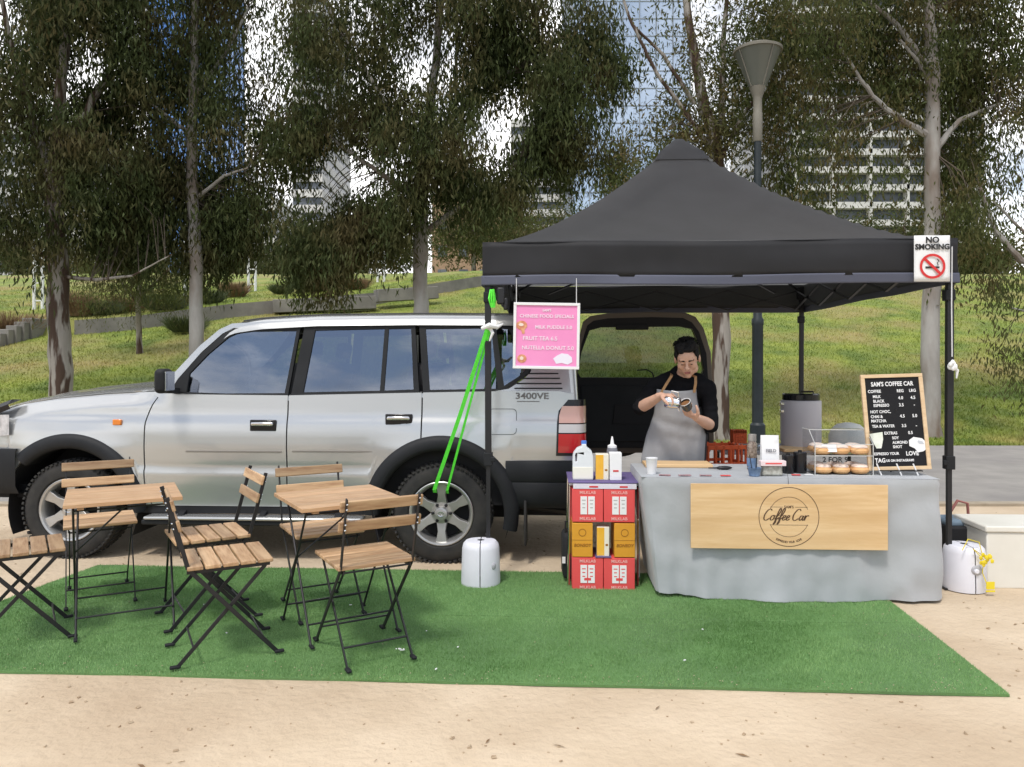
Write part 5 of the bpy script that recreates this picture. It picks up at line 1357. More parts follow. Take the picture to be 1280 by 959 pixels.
# letter board on an easel
frm = mat('light wood frame', (.62, .44, .26), (.72, .54, .34), scale=4, rough=.5, stretch=(3, 3, 10)); felt = mat('black felt', (.012, .012, .014), rough=.95, bump=.3, bscale=200)
BM = T(1.60, .16, ZT + .03)
lb_ = thing('letter_board', 'wood framed black letter board listing coffee prices on the right of the stall', 'menu board', BM, TR)
tilt = Matrix.Rotation(R(-8), 4, 'X') @ Matrix.Rotation(R(-1.8), 4, 'Y'); BW, BH = .405, .595
# board local: x right, z up, face at -y
def bb(m): m.v = [tuple(tilt @ Vector(v)) for v in m.v]; return m
BW = .375
m = MB(); m.b2((-BW / 2, -.006, .02), (BW / 2, .004, BH)); bb(m).build('felt_panel', felt, lb_, smooth=False)
m = MB(); f_w = .022
m.b2((-BW / 2 - .002, -.014, 0), (BW / 2 + .002, .006, f_w)); m.b2((-BW / 2 - .002, -.014, BH - f_w), (BW / 2 + .002, .006, BH))
m.b2((-BW / 2 - .002, -.0135, f_w), (-BW / 2 + f_w, .006, BH - f_w)); m.b2((BW / 2 - f_w, -.0135, f_w), (BW / 2 + .002, .006, BH - f_w)); bb(m).build('frame', frm, lb_, bevel=.002)
m = MB()
def ln(txt, x, z, sz, al='LEFT', bold=.0006, sx=.86): m.mesh(textmesh(txt, sz, bold=bold, align=al, sx=sx, space=1.05), Matrix.Translation((x, -.009, z)) @ FX)
zs = lambda py: BH * (1 - (py - 60) / 755)      # rows measured down the board
xs_ = lambda px: (px) * BW
ln("SAM'S COFFEE CAR", 0, zs(140), .038, 'CENTER', .0010, .76)
ln('COFFEE', -.152, zs(196), .026); ln('REG', .025, zs(196), .026); ln('LRG', .10, zs(196), .026)
ln('MILK', -.125, zs(238), .025); ln('BLACK', -.125, zs(274), .025); ln('ESPRESSO', -.125, zs(308), .025); ln('4.0', .03, zs(252), .027); ln('4.5', .105, zs(252), .027); ln('3.5', .03, zs(308), .027); ln('-', .12, zs(308), .03)
ln('HOT CHOC,', -.148, zs(358), .025); ln('CHAI &', -.148, zs(396), .025); ln('MATCHA', -.148, zs(430), .025); ln('4.5', .03, zs(396), .027); ln('5.0', .105, zs(396), .027)
ln('TEA & WATER', -.145, zs(472), .024); ln('3.5', .035, zs(472), .026); ln('-', .12, zs(472), .03)
ln('EXTRAS', -.075, zs(528), .025); ln('0.5', .07, zs(528), .026); ln('SOY', -.03, zs(566), .024); ln('ALMOND', -.03, zs(602), .024); ln('SHOT', -.03, zs(636), .024)
ln('ESPRESSO YOUR', -.148, zs(688), .023); ln('LOVE', .045, zs(690), .036, bold=.0010); ln('TAG', -.146, zs(740), .036, bold=.0010); ln('US ON INSTAGRAM!', -.078, zs(742), .0205)
bb(m).build('lettering', paper, lb_, smooth=False)
cupm = mat('pale green cup print', (.68, .72, .60), (.80, .80, .76), scale=14, rough=.6)
m = MB(); m.plate([(-.165, .225), (-.085, .235), (-.085, .19), (-.10, .135), (-.13, .135), (-.155, .19)], [], lambda a, b_, d: Vector((a, -.009 + d * .002, b_)), 1); bb(m).build('cup_cutout', cupm, lb_, smooth=False)
m = MB(); m.plate([(.07, .18), (.10, .20), (.15, .19), (.175, .165), (.172, .125), (.15, .11), (.12, .105), (.10, .13), (.07, .145)], [], lambda a, b_, d: Vector((a, -.010 + d * .002, b_)), 1); bb(m).build('car_cutout', paper, lb_, smooth=False)
m = MB(); m.plate([(.12, .168), (.125, .178), (.15, .172), (.158, .155), (.13, .158)], [], lambda a, b_, d: Vector((a, -.012 + d * .001, b_)), 1); bb(m).build('cutout_print', mat('cutout grey', (.5, .52, .56), rough=.6), lb_, smooth=False)
t = thing('easel', 'small white metal easel carrying the letter board', 'easel', T(1.60, .16, ZT), TR)
for x in (-.12, .0, .10): MB().bar((x, -.03, .0), (x - .02, -.005, .07), .006, .006).build('leg', paper, t)
MB().bar((0, .12, 0), (0, .045, .40), .006, .006).build('back_leg', steelblk, t); MB().box((0, -.012, .028), (.26, .03, .006)).build('ledge', steelblk, t)
# doughnut case
acr = glassmat('clear acrylic', (.93, .94, .95), (.9, .9, .9), fac=.04, blend=.03)
CX = onpx(1046, .24); t = thing('doughnut_case', 'clear two shelf acrylic case of iced doughnuts left of the letter board', 'display case', CX, TR)
w2, d2, h2 = .35, .24, .27
for nm, a, b_ in [('side_panel', (-w2 / 2, -d2 / 2, 0), (-w2 / 2 + .004, d2 / 2, h2)), ('side_panel', (w2 / 2 - .004, -d2 / 2, 0), (w2 / 2, d2 / 2, h2)), ('back_panel', (-w2 / 2 + .004, d2 / 2 - .004, 0), (w2 / 2 - .004, d2 / 2, h2)),
                  ('base', (-w2 / 2, -d2 / 2, -.003), (w2 / 2, d2 / 2, .004)), ('shelf', (-w2 / 2 + .004, -d2 / 2, .118), (w2 / 2 - .004, d2 / 2 - .004, .123))]: MB().b2(a, b_).build(nm, acr, t, smooth=False)
m = MB(); m.add([(-w2 / 2, -d2 / 2, .19), (w2 / 2, -d2 / 2, .19), (w2 / 2, -.01, h2), (-w2 / 2, -.01, h2), (-w2 / 2, d2 / 2, h2), (w2 / 2, d2 / 2, h2)], [(0, 1, 2, 3), (3, 2, 5, 4)]); m.build('lid', acr, t, smooth=False)
edg = mat('acrylic edge', (.62, .62, .60), rough=.3); m = MB()
for x in (-w2 / 2, w2 / 2): m.bar((x, -d2 / 2, 0), (x, -d2 / 2, .19), .004, .004); m.bar((x, -d2 / 2, .19), (x, -.01, h2), .004, .004); m.bar((x, -.01, h2), (x, d2 / 2, h2), .004, .004)
for z in (0, .12, .19): m.bar((-w2 / 2, -d2 / 2, z), (w2 / 2, -d2 / 2, z), .004, .004)
m.bar((-w2 / 2, -.01, h2), (w2 / 2, -.01, h2), .004, .004); m.build('edge_trim', edg, t)
dough = mat('doughnut crumb', (.66, .36, .15), (.75, .46, .22), scale=20, rough=.7, bump=.2, bscale=60); icing = mat('sugar icing', (.80, .62, .52), (.85, .74, .66), scale=14, rough=.5)
dn = None
rown = ['bottom shelf', 'top shelf']; coln = ['left', 'middle', 'right']; depn = ['front', 'back']
for r_ in range(2):
    for c_ in range(3):
        for d_ in range(2):
            p = CX + Matrix.Rotation(TR, 3, 'Z') @ Vector((-.113 + .113 * c_ + random.uniform(-.004, .004), -.062 + .105 * d_, (.004, .123)[r_] + .001))
            lb2 = 'round doughnut at the %s %s of the %s in the case' % (depn[d_], coln[c_], rown[r_])
            if dn is None:
                dn = thing('doughnut', lb2, 'doughnut', p, 0, group='doughnuts in the acrylic case')
                MB().lathe([(.015, .001), (.042, .003), (.055, .015), (.057, .026), (.050, .038), (.045, .042)], 24).build('dough', dough, dn)
                MB().lathe([(.047, .040), (.049, .044), (.042, .053), (.025, .059), (.0, .060)], 24).build('icing', icing, dn)
            else: copy_thing(dn, p, random.random() * 6, lb2)
o = MB().box((0, 0, .0), (.09, .003, .05)).build('price_card', paper, None); o.location = CX + Vector((-.09, -.10, .165)); o.rotation_euler = (-.4, 0, TR); tag(o, 'white price card clipped at the upper left of the doughnut case', 'card')
MB_ = MB(); MB_.mesh(textmesh('2 FOR 9', .045, bold=.001), FX); o = MB_.build('case_lettering', inkblk, None, smooth=False); o.location = CX + Vector((-.06, -.121, .095)); o.rotation_euler = (0, 0, TR); tag(o, 'dark lettering between the shelves on the front of the doughnut case', 'lettering')
# canisters, blue pot, labelled box, coffee bag, jar
for px, y, r, h, lb in [(985, .20, .036, .115, 'black canister right of the pink labelled pack'), (1000, .22, .04, .13, 'taller black canister beside the doughnut case')]:
    t = thing('canister', lb, 'canister', onpx(px, y)); MB().lathe([(r * .94, 0), (r, .004), (r, h * .85), (r * 1.03, h * .86), (r * 1.03, h * .97), (r * .95, h), (0, h)], 28).build('canister_body', blackgloss, t)
    MB().lathe([(r * .3, h), (r * .3, h + .012), (0, h + .013)], 14).build('knob', blackgloss, t)
blu = mat('blue cloth pouch', (.10, .17, .30), (.20, .30, .46), scale=25, rough=.7)
t = thing('blue_bucket', 'small blue patterned tub holding sticks at the front of the stall table', 'tub', onpx(943, .06)); MB().lathe([(.024, 0), (.030, .002), (.040, .05), (.042, .052), (.038, .052), (.028, .006), (0, .006)], 20, cap=False).build('tub', blu, t)
m = MB(); m.bar((-.01, 0, .01), (-.03, .0, .13), .006, .004); m.bar((.01, .01, .01), (.02, .02, .11), .006, .004); m.build('stirrer', steelblk, t)
crumb = mat('clear pack with herbs', (.25, .24, .20), (.5, .5, .45), scale=40, rough=.3)
t = thing('tea_pack', 'clear pack with a pink label band in front of the white coffee bag', 'pack', onpx(964, .10)); MB().box((0, 0, .03), (.13, .06, .06), taper=.1).build('pack_body', crumb, t, bevel=.01)
MB().box((0, -.02, .078), (.155, .05, .032)).build('label_band', mat('pink white band', (.80, .66, .68), rough=.5), t, bevel=.003); MB().box((0, -.0455, .078), (.10, .001, .008)).build('band_print', redc, t)
t = thing('coffee_bag', 'white coffee bean bag standing behind the pink labelled pack', 'bag', onpx(962, .22), TR)
m = MB(); rows = []
for i in range(13):
    f = i / 12; z = .235 * f; hw = .056 + .003 * math.sin(f * 3); hd = .035 * (1 - f) ** .6 + .004; rows.append([(hw * a_, hd * b2_, z) for a_, b2_ in [(-1, 0), (-.9, -.8), (0, -1), (.9, -.8), (1, 0), (.9, .8), (0, 1), (-.9, .8), (-1, 0)]])
m.grid(rows); m.build('bag_body', paper, t, ang=60)
m = MB(); m.mesh(textmesh('FIELD', .026, bold=.0006), Matrix.Translation((0, -.0315, .14)) @ FX); m.build('bag_lettering', mat('grey ink', (.2, .2, .22), rough=.6), t, smooth=False)
beans = mat('roasted beans behind glass', (.10, .06, .04), (.35, .28, .22), scale=60, rough=.25, coat=.6)
t = thing('bean_jar', 'tall glass jar of coffee beans left of the white coffee bag', 'jar', onpx(940, .36)); MB().lathe([(.03, 0), (.032, .004), (.032, .16), (.024, .185)], 24).build('jar_glass', beans, t); MB().lathe([(.027, .186), (.027, .225), (.024, .228)], 24).build('lid', mat('dull metal lid', (.4, .38, .35), metal=.6, rough=.4), t)
MB().lathe([(.0325, .02), (.0328, .075)], 24, cap=False).build('blue_label', blu, t)
b = MB(); b.ball((0, 0, .02), (.03, .025, .03), 12, 8)
# second table behind with urn, tray, crates
ty = 5.95; t2 = thing('back_table', 'second folding table behind the stall carrying the grey urn', 'table', (2.30, 6.3, 0), TR)
MB().box((0, 0, .72), (1.25, .60, .03)).build('table_top', mat('grey table top', (.32, .32, .33), rough=.6), t2, bevel=.006)
for x in (-.55, .55):
    for y in (-.24, .24): MB().tube([(x, y, .705), (x, y, 0)], .014, 8).build('leg', steelblk, t2)
TB = .735
p = at(1001, 555, 6.25); t = thing('hot_drink_urn', 'large grey insulated urn with black lid on the rear table', 'urn', (p.x, 6.25, TB))
urn = mat('grey urn shell', (.55, .53, .56), rough=.4)
r = .158
MB().lathe([(r * .96, 0), (r * .98, .01), (r * .98, .05), (r, .055), (r, .37), (r * .99, .385), (r * .9, .39)], 40).build('urn_body', urn, t); MB().lathe([(r * .88, .385), (r * .92, .39), (r * .92, .435), (r * .85, .445), (0, .447)], 40).build('lid', blackgloss, t)
MB().tube([(-r * .3, -r * .85, .445), (-r * .3, -r * .85, .462), (r * .3, -r * .85, .462), (r * .3, -r * .85, .445)], .008, 6).build('handle', blackgloss, t)
for z in (.30, .36): MB().box((-r * 1.02, -.02, z), (.03, .05, .025)).build('latch', chrome, t, bevel=.004)
o = MB().box((0, 0, .012), (.34, .25, .024)).build('wooden_block', ply, None, bevel=.004); p = at(1000, 562, 6.08); o.location = (p.x, 6.08, TB); tag(o, 'pale wooden slab lying in front of the urn on the rear table', 'board')
p = at(926, 558, 6.1); t = thing('metal_tray', 'shiny shallow metal tray on the rear table left of the bean jar', 'tray', (p.x, 6.12, TB)); MB().lathe([(.10, 0), (.11, .003), (.165, .035), (.17, .036), (.16, .032), (.10, .006), (0, .006)], 28, cap=False, sy=.7).build('tray', chrome, t)
orgp = mat('orange red crate plastic', (.62, .09, .025), (.70, .12, .03), scale=6, rough=.45)
def crate(name, label, pos, w3, d3, h3, rz):
    t = thing(name, label, 'crate', pos, rz); m = MB()
    for s in (-1, 1):
        for k in range(4): m.box((0, s * d3 / 2, .03 + k * (h3 - .05) / 3), (w3, .012, .022)); m.box((s * w3 / 2, 0, .03 + k * (h3 - .05) / 3), (.012, d3, .022))
        for k in range(6): m.box((-w3 / 2 + w3 * k / 5, s * d3 / 2, h3 / 2), (.016, .016, h3))
        for k in range(5): m.box((s * w3 / 2, -d3 / 2 + d3 * k / 4, h3 / 2), (.016, .016, h3))
    m.build('lattice_side', orgp, t, bevel=.002); MB().box((0, 0, .012), (w3, d3, .012)).build('base', orgp, t)
    MB().b2((-w3 / 2 - .006, -d3 / 2 - .008, h3 - .03), (w3 / 2 + .006, -d3 / 2 + .008, h3)).build('rim', orgp, t, bevel=.003)
    return t
p = at(900, 577, 5.75); crate('plastic_crate', 'orange red lattice crate standing right of the barista', (p.x, 5.78, .42), .30, .26, .40, .2)
t = thing('storage_tub', 'dark tub beneath the orange crate behind the stall', 'tub', (p.x, 5.78, 0)); MB().box((0, 0, .205), (.34, .3, .41)).build('tub_body', blackpl, t, bevel=.02); MB().box((0, 0, .395), (.36, .32, .03)).build('rim', blackpl, t, bevel=.005)
t = crate('orange_caddy', 'small orange holder on the rear table behind the bean jar', (at(923, 535, 6.45).x, 6.45, TB), .10, .08, .13, 0)
# white bowl/towel behind case
p = at(1057, 535, 6.3); t = thing('white_kettle', 'rounded white jug lid behind the doughnut case', 'jug', (p.x, 6.25, TB)); MB().lathe([(.12, 0), (.15, .02), (.15, .10), (.13, .15), (.09, .19), (.03, .205), (0, .206)], 28).build('jug_body', mat('cream enamel', (.62, .62, .58), rough=.5), t); MB().tube([(.14, 0, .05), (.22, 0, .07), (.24, 0, .14), (.13, 0, .15)], .014, 8).build('handle', paper, t)

# hanging pink menu
pink = mat('pink board', (.80, .26, .52), (.84, .30, .56), scale=3, rough=.6); Wm = .425
MC = at(683, 420, 4.93)
t = thing('pink_menu_sign', 'pink framed specials board hanging from the canopy left of the barista', 'menu board', MC, -.03); tl2 = Matrix.Rotation(R(1.0), 4, 'Y')
def rot(m): m.v = [tuple(tl2 @ Vector(v)) for v in m.v]; return m
m = MB(); m.box((0, 0, 0), (Wm - .02, .008, Wm - .02)); rot(m).build('panel', pink, t)
m = MB(); h_ = Wm / 2; fr = .018
m.b2((-h_, -.012, h_ - fr), (h_, .006, h_)); m.b2((-h_, -.012, -h_), (h_, .006, -h_ + fr)); m.b2((-h_, -.0115, -h_ + fr), (-h_ + fr, .006, h_ - fr)); m.b2((h_ - fr, -.0115, -h_ + fr), (h_, .006, h_ - fr)); rot(m).build('frame', paper, t, bevel=.002)
palep = mat('white pink letters', (.88, .70, .80), rough=.6); m = MB()
for s2, x, z, szz in [("SAM'S", 0, .163, .022), ('CHINESE FOOD SPECIALS', 0, .125, .0305), ('MILK PUDDLE 5.0', .045, .055, .031), ('FRUIT TEA 6.5', -.04, -.018, .036), ('NUTELLA DONUT 5.0', .01, -.078, .0345)]:
    m.mesh(textmesh(s2, szz, bold=.0007), Matrix.Translation((x, -.006, z)) @ FX)
rot(m).build('lettering', palep, t, smooth=False)
red2 = mat('brown red bowl picture', (.55, .14, .08), (.75, .42, .22), scale=40, rough=.6)
m = MB(); m.plate([(-.16 + .036 * math.cos(a), .065 + .03 * math.sin(a)) for a in np.linspace(0, 2 * math.pi, 20)[:-1]], [], lambda a, b_, d: Vector((a, -.0065 + d * .002, b_)), 1)
m.plate([(-.165, .04), (-.14, .04), (-.14, .012), (-.155, .01)], [], lambda a, b_, d: Vector((a, -.0062 + d * .002, b_)), 1)
m.plate([(-.155 + .03 * math.cos(a), -.148 + .027 * math.sin(a)) for a in np.linspace(0, 2 * math.pi, 20)[:-1]], [], lambda a, b_, d: Vector((a, -.0065 + d * .002, b_)), 1)
rot(m).build('food_picture', red2, t, smooth=False)
m = MB(); m.plate([(-.156 + .012 * math.cos(a), -.146 + .012 * math.sin(a)) for a in np.linspace(0, 2 * math.pi, 14)[:-1]], [], lambda a, b_, d: Vector((a, -.0085 + d * .001, b_)), 1); m.plate([(-.163 + .016 * math.cos(a), .07 + .010 * math.sin(a)) for a in np.linspace(0, 2 * math.pi, 14)[:-1]], [], lambda a, b_, d: Vector((a, -.0085 + d * .001, b_)), 1); rot(m).build('picture_highlight', icing, t, smooth=False)
m = MB(); m.plate([(.045, -.145), (.07, -.125), (.10, -.11), (.14, -.115), (.165, -.135), (.168, -.165), (.14, -.182), (.10, -.172), (.065, -.178), (.055, -.16)], [], lambda a, b_, d: Vector((a, -.0065 + d * .002, b_)), 1); rot(m).build('car_sticker', mat('pale lilac', (.80, .76, .86), rough=.6), t, smooth=False)
m = MB()
for x in (-h_ + .02, h_ - .02): m.tube([(x, 0, h_ - .01), (x, .0, .37)], .0028, 5)
m.build('hanging_cord', cordm, t)

# right side: white chest, dark tub, marker, yellow tag
t = thing('white_chest', 'large white chest standing on the sand at the right edge', 'chest', (3.42, 5.04, 0), -.05)
chm = mat('white chest enamel', (.72, .70, .63), (.66, .64, .57), scale=3, rough=.4)
MB().b2((-.40, -.19, .0), (.5, .19, .355)).build('chest_body', chm, t, bevel=.008); MB().b2((-.412, -.202, .357), (.512, .20, .398)).build('lid', chm, t, bevel=.01)
t = thing('black_tub', 'black crate with folded blue cloth behind the right leg weight', 'tub', at(1196, 700, 5.25).xy.to_3d())
MB().box((0, 0, .17), (.26, .30, .34)).build('tub_body', dark, t, bevel=.015); MB().box((-.02, 0, .35), (.20, .22, .05)).build('blue_cloth', mat('slate blue cloth', (.16, .22, .28), rough=.9), t, bevel=.02)
t = thing('marker_pen', 'blue and white marker sticking up behind the right end of the cloth', 'pen', at(1184, 640, 5.2)); MB().tube([(0, 0, -.10), (0, 0, .10)], .010, 10).build('barrel', mat('pen blue', (.08, .1, .5), rough=.4), t); MB().tube([(0, 0, .10), (0, 0, .14)], .009, 10).build('cap', paper, t)
o = MB().tube([(0, 0, 0), (.05, 0, .08), (.12, 0, .06), (.13, 0, -.08), (.12, 0, -.18)], .010, 8).build('red_hose', mat('dusty red hose', (.32, .12, .10), rough=.6), None); o.location = at(1188, 640, 5.4); tag(o, 'dusty red handle loop poking up beside the blue marker', 'handle')
yl = mat('yellow ribbon', (.85, .68, .04), rough=.5, transl=.2)
t = thing('yellow_tag', 'yellow ribbon tangle and tag on the right leg weight beside the chest', 'ribbon', at(1232, 700, 4.78)); p0 = at(1205, 684, 4.72)
MB().tube([at(1203, 688, 4.73), at(1210, 674, 4.75), at(1224, 678, 4.75), at(1228, 694, 4.73), at(1216, 686, 4.72), at(1230, 700, 4.72), at(1228, 716, 4.72), at(1236, 736, 4.7)], .003, 5).build('string', yl, t, world=True)
m = MB(); q = at(1232, 700, 4.70)
for k in range(14): a = k * .9; m.ball(q + Vector((.022 * math.cos(a), .004 * k - .03, .026 * math.sin(a * 1.3))), (.012, .004, .014), 6, 5)
m.build('bow', yl, t, world=True); q = at(1238, 732, 4.70); m = MB(); m.box(q + Vector((0, 0, .0)), (.05, .006, .045)); m.box(q + Vector((0, .0, -.035)), (.055, .005, .01)); m.build('tag', yl, t, world=True)
# ------------------------------------------------------------------ the barista
skin = mat('warm skin', (.58, .345, .245), (.64, .39, .28), scale=14, rough=.5, bump=.05, bscale=200)
hairm = mat('black hair', (.008, .008, .009), (.018, .016, .015), scale=60, rough=.7, spec=.2, stretch=(1, 1, .3), bump=.6, bscale=120)
shirtm = mat('black cotton shirt', (.006, .006, .007), (.010, .010, .012), spec=.15, scale=9, rough=.9, bump=.4, bscale=14)
apronm = mat('grey canvas apron', (.29, .29, .30), (.34, .34, .35), scale=5, rough=.9, bump=.35, bscale=12)
tan = mat('tan leather strap', (.38, .22, .10), rough=.6)
trous = mat('dark trousers', (.02, .02, .025), rough=.9)
person = thing('person', 'barista in black shirt and grey apron pouring milk into a cup behind the stall', 'person', (1.21, 5.50, 0), 0)
def cap(b, p, q, r0, r1=None, seg=14, fl=1.0):
    r1 = r0 if r1 is None else r1; p = Vector(p); q = Vector(q)
    b.tube([p, p.lerp(q, .5), q], [r0, (r0 + r1) / 2, r1], seg); b.ball(p, r0, seg, 8); b.ball(q, r1, seg, 8); return b
def remesh(b, name, m_, parent, vox, smooth_it=6, fac=.5, disp=None, ang=180):
    me = bpy.data.meshes.new('t'); me.from_pydata(b.v, [], b.f)
    bm = bmesh.new(); bm.from_mesh(me); bmesh.ops.recalc_face_normals(bm, faces=bm.faces); bm.to_mesh(me); bm.free()
    o = bpy.data.objects.new('t', me); col.objects.link(o)
    r = o.modifiers.new('r', 'REMESH'); r.mode = 'VOXEL'; r.voxel_size = vox
    s = o.modifiers.new('s', 'SMOOTH'); s.iterations = smooth_it; s.factor = fac
    dg = bpy.context.evaluated_depsgraph_get(); dg.update(); out = bpy.data.meshes.new_from_object(o.evaluated_get(dg)); bpy.data.objects.remove(o)
    n = MB(); n.v = [tuple(v.co) for v in out.vertices]; n.f = [tuple(p.vertices) for p in out.polygons]
    if disp: n.v = [disp(Vector(v)) for v in n.v]
    return n.build(name, m_, parent, world=True, ang=ang, fix=False)
Lsh = at(818, 483, 5.47); Lel = at(800, 510, 5.33); Lwr = at(826, 495, 5.12)
Rsh = at(885, 485, 5.45); Rel = at(889, 532, 5.38); Rwr = at(870, 522, 5.17)
hipc = Vector((1.20, 5.50, .90)); chest = Vector((1.21, 5.485, 1.17)); neck0 = at(851, 478, 5.46); 
HM = Matrix.Translation(at(859, 449, 5.36)) @ Matrix.Rotation(R(-14), 4, 'Z') @ Matrix.Rotation(R(24), 4, 'X') @ Matrix.Rotation(R(-4), 4, 'Y') @ Matrix.Scale(1.06, 4)
HR = HM.to_3x3()
def H(x, y, z): return HM @ Vector((x, y, z))
bd = MB()
def hb(c, r): bd.ball(H(*c), tuple(k * 1.06 for k in r), 20, 14, M=(HR * (1 / 1.06)))
hb((0, .022, .022), (.073, .090, .096)); hb((0, -.022, -.045), (.055, .062, .066)); hb((0, -.058, -.094), (.021, .020, .017)); hb((0, -.05, .03), (.06, .045, .055))
for s in (-1, 1):
    hb((s * .036, -.055, -.018), (.028, .030, .034)); hb((s * .012, -.098, -.026), (.009, .010, .008)); hb((s * .0775, .012, -.004), (.009, .019, .031)); hb((s * .045, -.01, -.062), (.022, .045, .03)); hb((s * .03, -.087, .006), (.012, .008, .008))
cap(bd, H(0, -.088, .018), H(0, -.113, -.020), .0075, .0125); cap(bd, H(-.036, -.084, .030), H(.036, -.084, .030), .010)
cap(bd, H(-.017, -.088, -.050), H(.017, -.088, -.050), .007); cap(bd, H(-.013, -.087, -.060), H(.013, -.087, -.060), .008)
cap(bd, neck0 + Vector((0, .03, -.04)), H(0, .03, -.05), .062, .055); 
cap(bd, chest + Vector((-.11, 0, .09)), chest + Vector((.11, 0, .09)), .09); cap(bd, chest + Vector((0, .0, .08)), hipc + Vector((0, 0, .08)), .115, .115); cap(bd, hipc + Vector((-.08, 0, 0)), hipc + Vector((.08, 0, 0)), .11)
cap(bd, Lsh, chest + Vector((-.08, .01, .12)), .055, .07); cap(bd, Rsh, chest + Vector((.08, .01, .12)), .055, .07)
for s in (-1, 1):
    cap(bd, hipc + Vector((s * .09, 0, -.04)), Vector((1.20 + s * .10, 5.50, .48)), .085, .058); cap(bd, Vector((1.20 + s * .10, 5.50, .48)), Vector((1.20 + s * .11, 5.53, .09)), .055, .038)
    cap(bd, Vector((1.20 + s * .11, 5.54, .05)), Vector((1.20 + s * .12, 5.40, .035)), .038, .03)
for S, E, Wr in ((Lsh, Lel, Lwr), (Rsh, Rel, Rwr)):
    cap(bd, S, E, .050, .040); mid = E.lerp(Wr, .35); cap(bd, E, mid, .040, .041); cap(bd, mid, Wr, .041, .026)
def hand(wr, d, n, thumb_side, curls, spread=.02):
    """palm from the wrist along d, palm facing n, thumb on the thumb_side"""
    d = d.normalized(); n = (n - d * n.dot(d)).normalized(); s = d.cross(n).normalized() * thumb_side
    cap(bd, wr - d * .02, wr + d * .015, .024, .022)
    for k in range(4):
        f = (1.5 - k) / 1.5; root = wr + d * (.082 - .005 * abs(k - 1)) + s * f * .030
        cap(bd, wr + d * .012 + s * f * .014, root, .0155, .0115)
        ln_ = [(.040, .025, .020), (.045, .028, .022), (.042, .026, .021), (.033, .020, .018)][k]; p = root; a = 0
        for j in range(3):
            a += R(curls[j]) * (1 + .06 * k); dd = d * math.cos(a) + n * math.sin(a) + s * f * .10; q = p + dd.normalized() * ln_[j]
            cap(bd, p, q, .0098 - .0012 * j, .0092 - .0014 * j, 10); p = q
    p0 = wr + d * .025 + s * .022; p1 = p0 + (d * .55 + s * .75 + n * .35).normalized() * .042; p2 = p1 + (d * .7 + s * .2 + n * .7).normalized() * .032; p3 = p2 + (d * .6 - s * .15 + n * .8).normalized() * .024
    cap(bd, p0, p1, .016, .0125, 10); cap(bd, p1, p2, .012, .0105, 10); cap(bd, p2, p3, .0105, .0085, 10)
hand(Lwr, (at(840, 494, 5.06) - Lwr), Vector((.35, -.25, -.9)), -1, (38, 48, 35))
hand(Rwr, (at(859, 517, 5.12) - Rwr), Vector((-.25, -.15, .95)), -1, (30, 42, 34))
pb = remesh(bd, 'body', skin, person, .0045, 5, .5)
# face details
eyew = mat('eye white', (.30, .26, .24), rough=.2); irism = mat('dark iris', (.02, .012, .008), rough=.2); lipm = mat('lips', (.36, .13, .11), rough=.5)
for s in (-1, 1):
    MB().ball(H(s * .030, -.0875, .006), (.010, .005, .0035), 14, 8, M=HR).build('eye', eyew, person, world=True)
    MB().ball(H(s * .030, -.0935, .003), (.008, .003, .0032), 12, 8, M=HR).build('iris', irism, person, world=True)
    cap(MB(), H(s * .016, -.0955, .026), H(s * .046, -.085, .029), .0048, .0034).build('eyebrow', hairm, person, world=True)
    cap(MB(), H(s * .018, -.094, .0115), H(s * .042, -.086, .0105), .0022, .002).build('eyelid', skin, person, world=True)
b = MB(); cap(b, H(-.017, -.0955, -.051), H(.017, -.0955, -.051), .0035); cap(b, H(-.013, -.0955, -.059), H(.013, -.0955, -.059), .0045); b.build('lips', lipm, person, world=True)
# hair: thick on top, short at the sides
b = MB()
def hh(c, r): b.ball(H(*c), tuple(k * 1.06 for k in r), 20, 14, M=(HR * (1 / 1.06)))
hh((0, .032, .058), (.080, .088, .074)); hh((0, .055, .005), (.075, .065, .085)); hh((-.02, -.030, .098), (.052, .042, .034)); hh((.03, -.022, .104), (.045, .046, .036)); hh((.012, -.058, .094), (.046, .024, .022)); hh((-.03, -.066, .082), (.022, .016, .014))
for s in (-1, 1): hh((s * .066, .018, .028), (.013, .045, .048)); hh((s * .064, -.042, .058), (.014, .022, .024))
def hd(v):
    d = noise.noise(v * 60) * .5 + noise.noise(v * 24); return tuple(v + (v - H(0, .02, 0)).normalized() * .008 * d)
remesh(b, 'hair', hairm, person, .004, 3, .5, hd)
hs_ = MB(); rnd = random.Random(4)
for k in range(420):
    th = rnd.uniform(0, 2 * math.pi); ph = rnd.uniform(0, 1.15); d = Vector((math.sin(ph) * math.cos(th), math.sin(ph) * math.sin(th), math.cos(ph)))
    p_ = Vector((0, .025, .055)) + Vector((d.x * .078, d.y * .088, d.z * .078))
    if p_.y < -.045 and p_.z < .085: continue
    tdir = (d * .8 + Vector((rnd.uniform(-.5, .7), -.75, .25))).normalized(); l_ = rnd.uniform(.018, .036)
    q0, q1, q2 = p_, p_ + tdir * l_ * .6, p_ + tdir * l_ + Vector((0, -.2, -.35)) * l_
    hs_.tube([H(*q0), H(*q1), H(*q2)], [.0032, .0024, .0006], 4, cap=False)
hs_.build('hair_strands', hairm, person, world=True, fix=False)
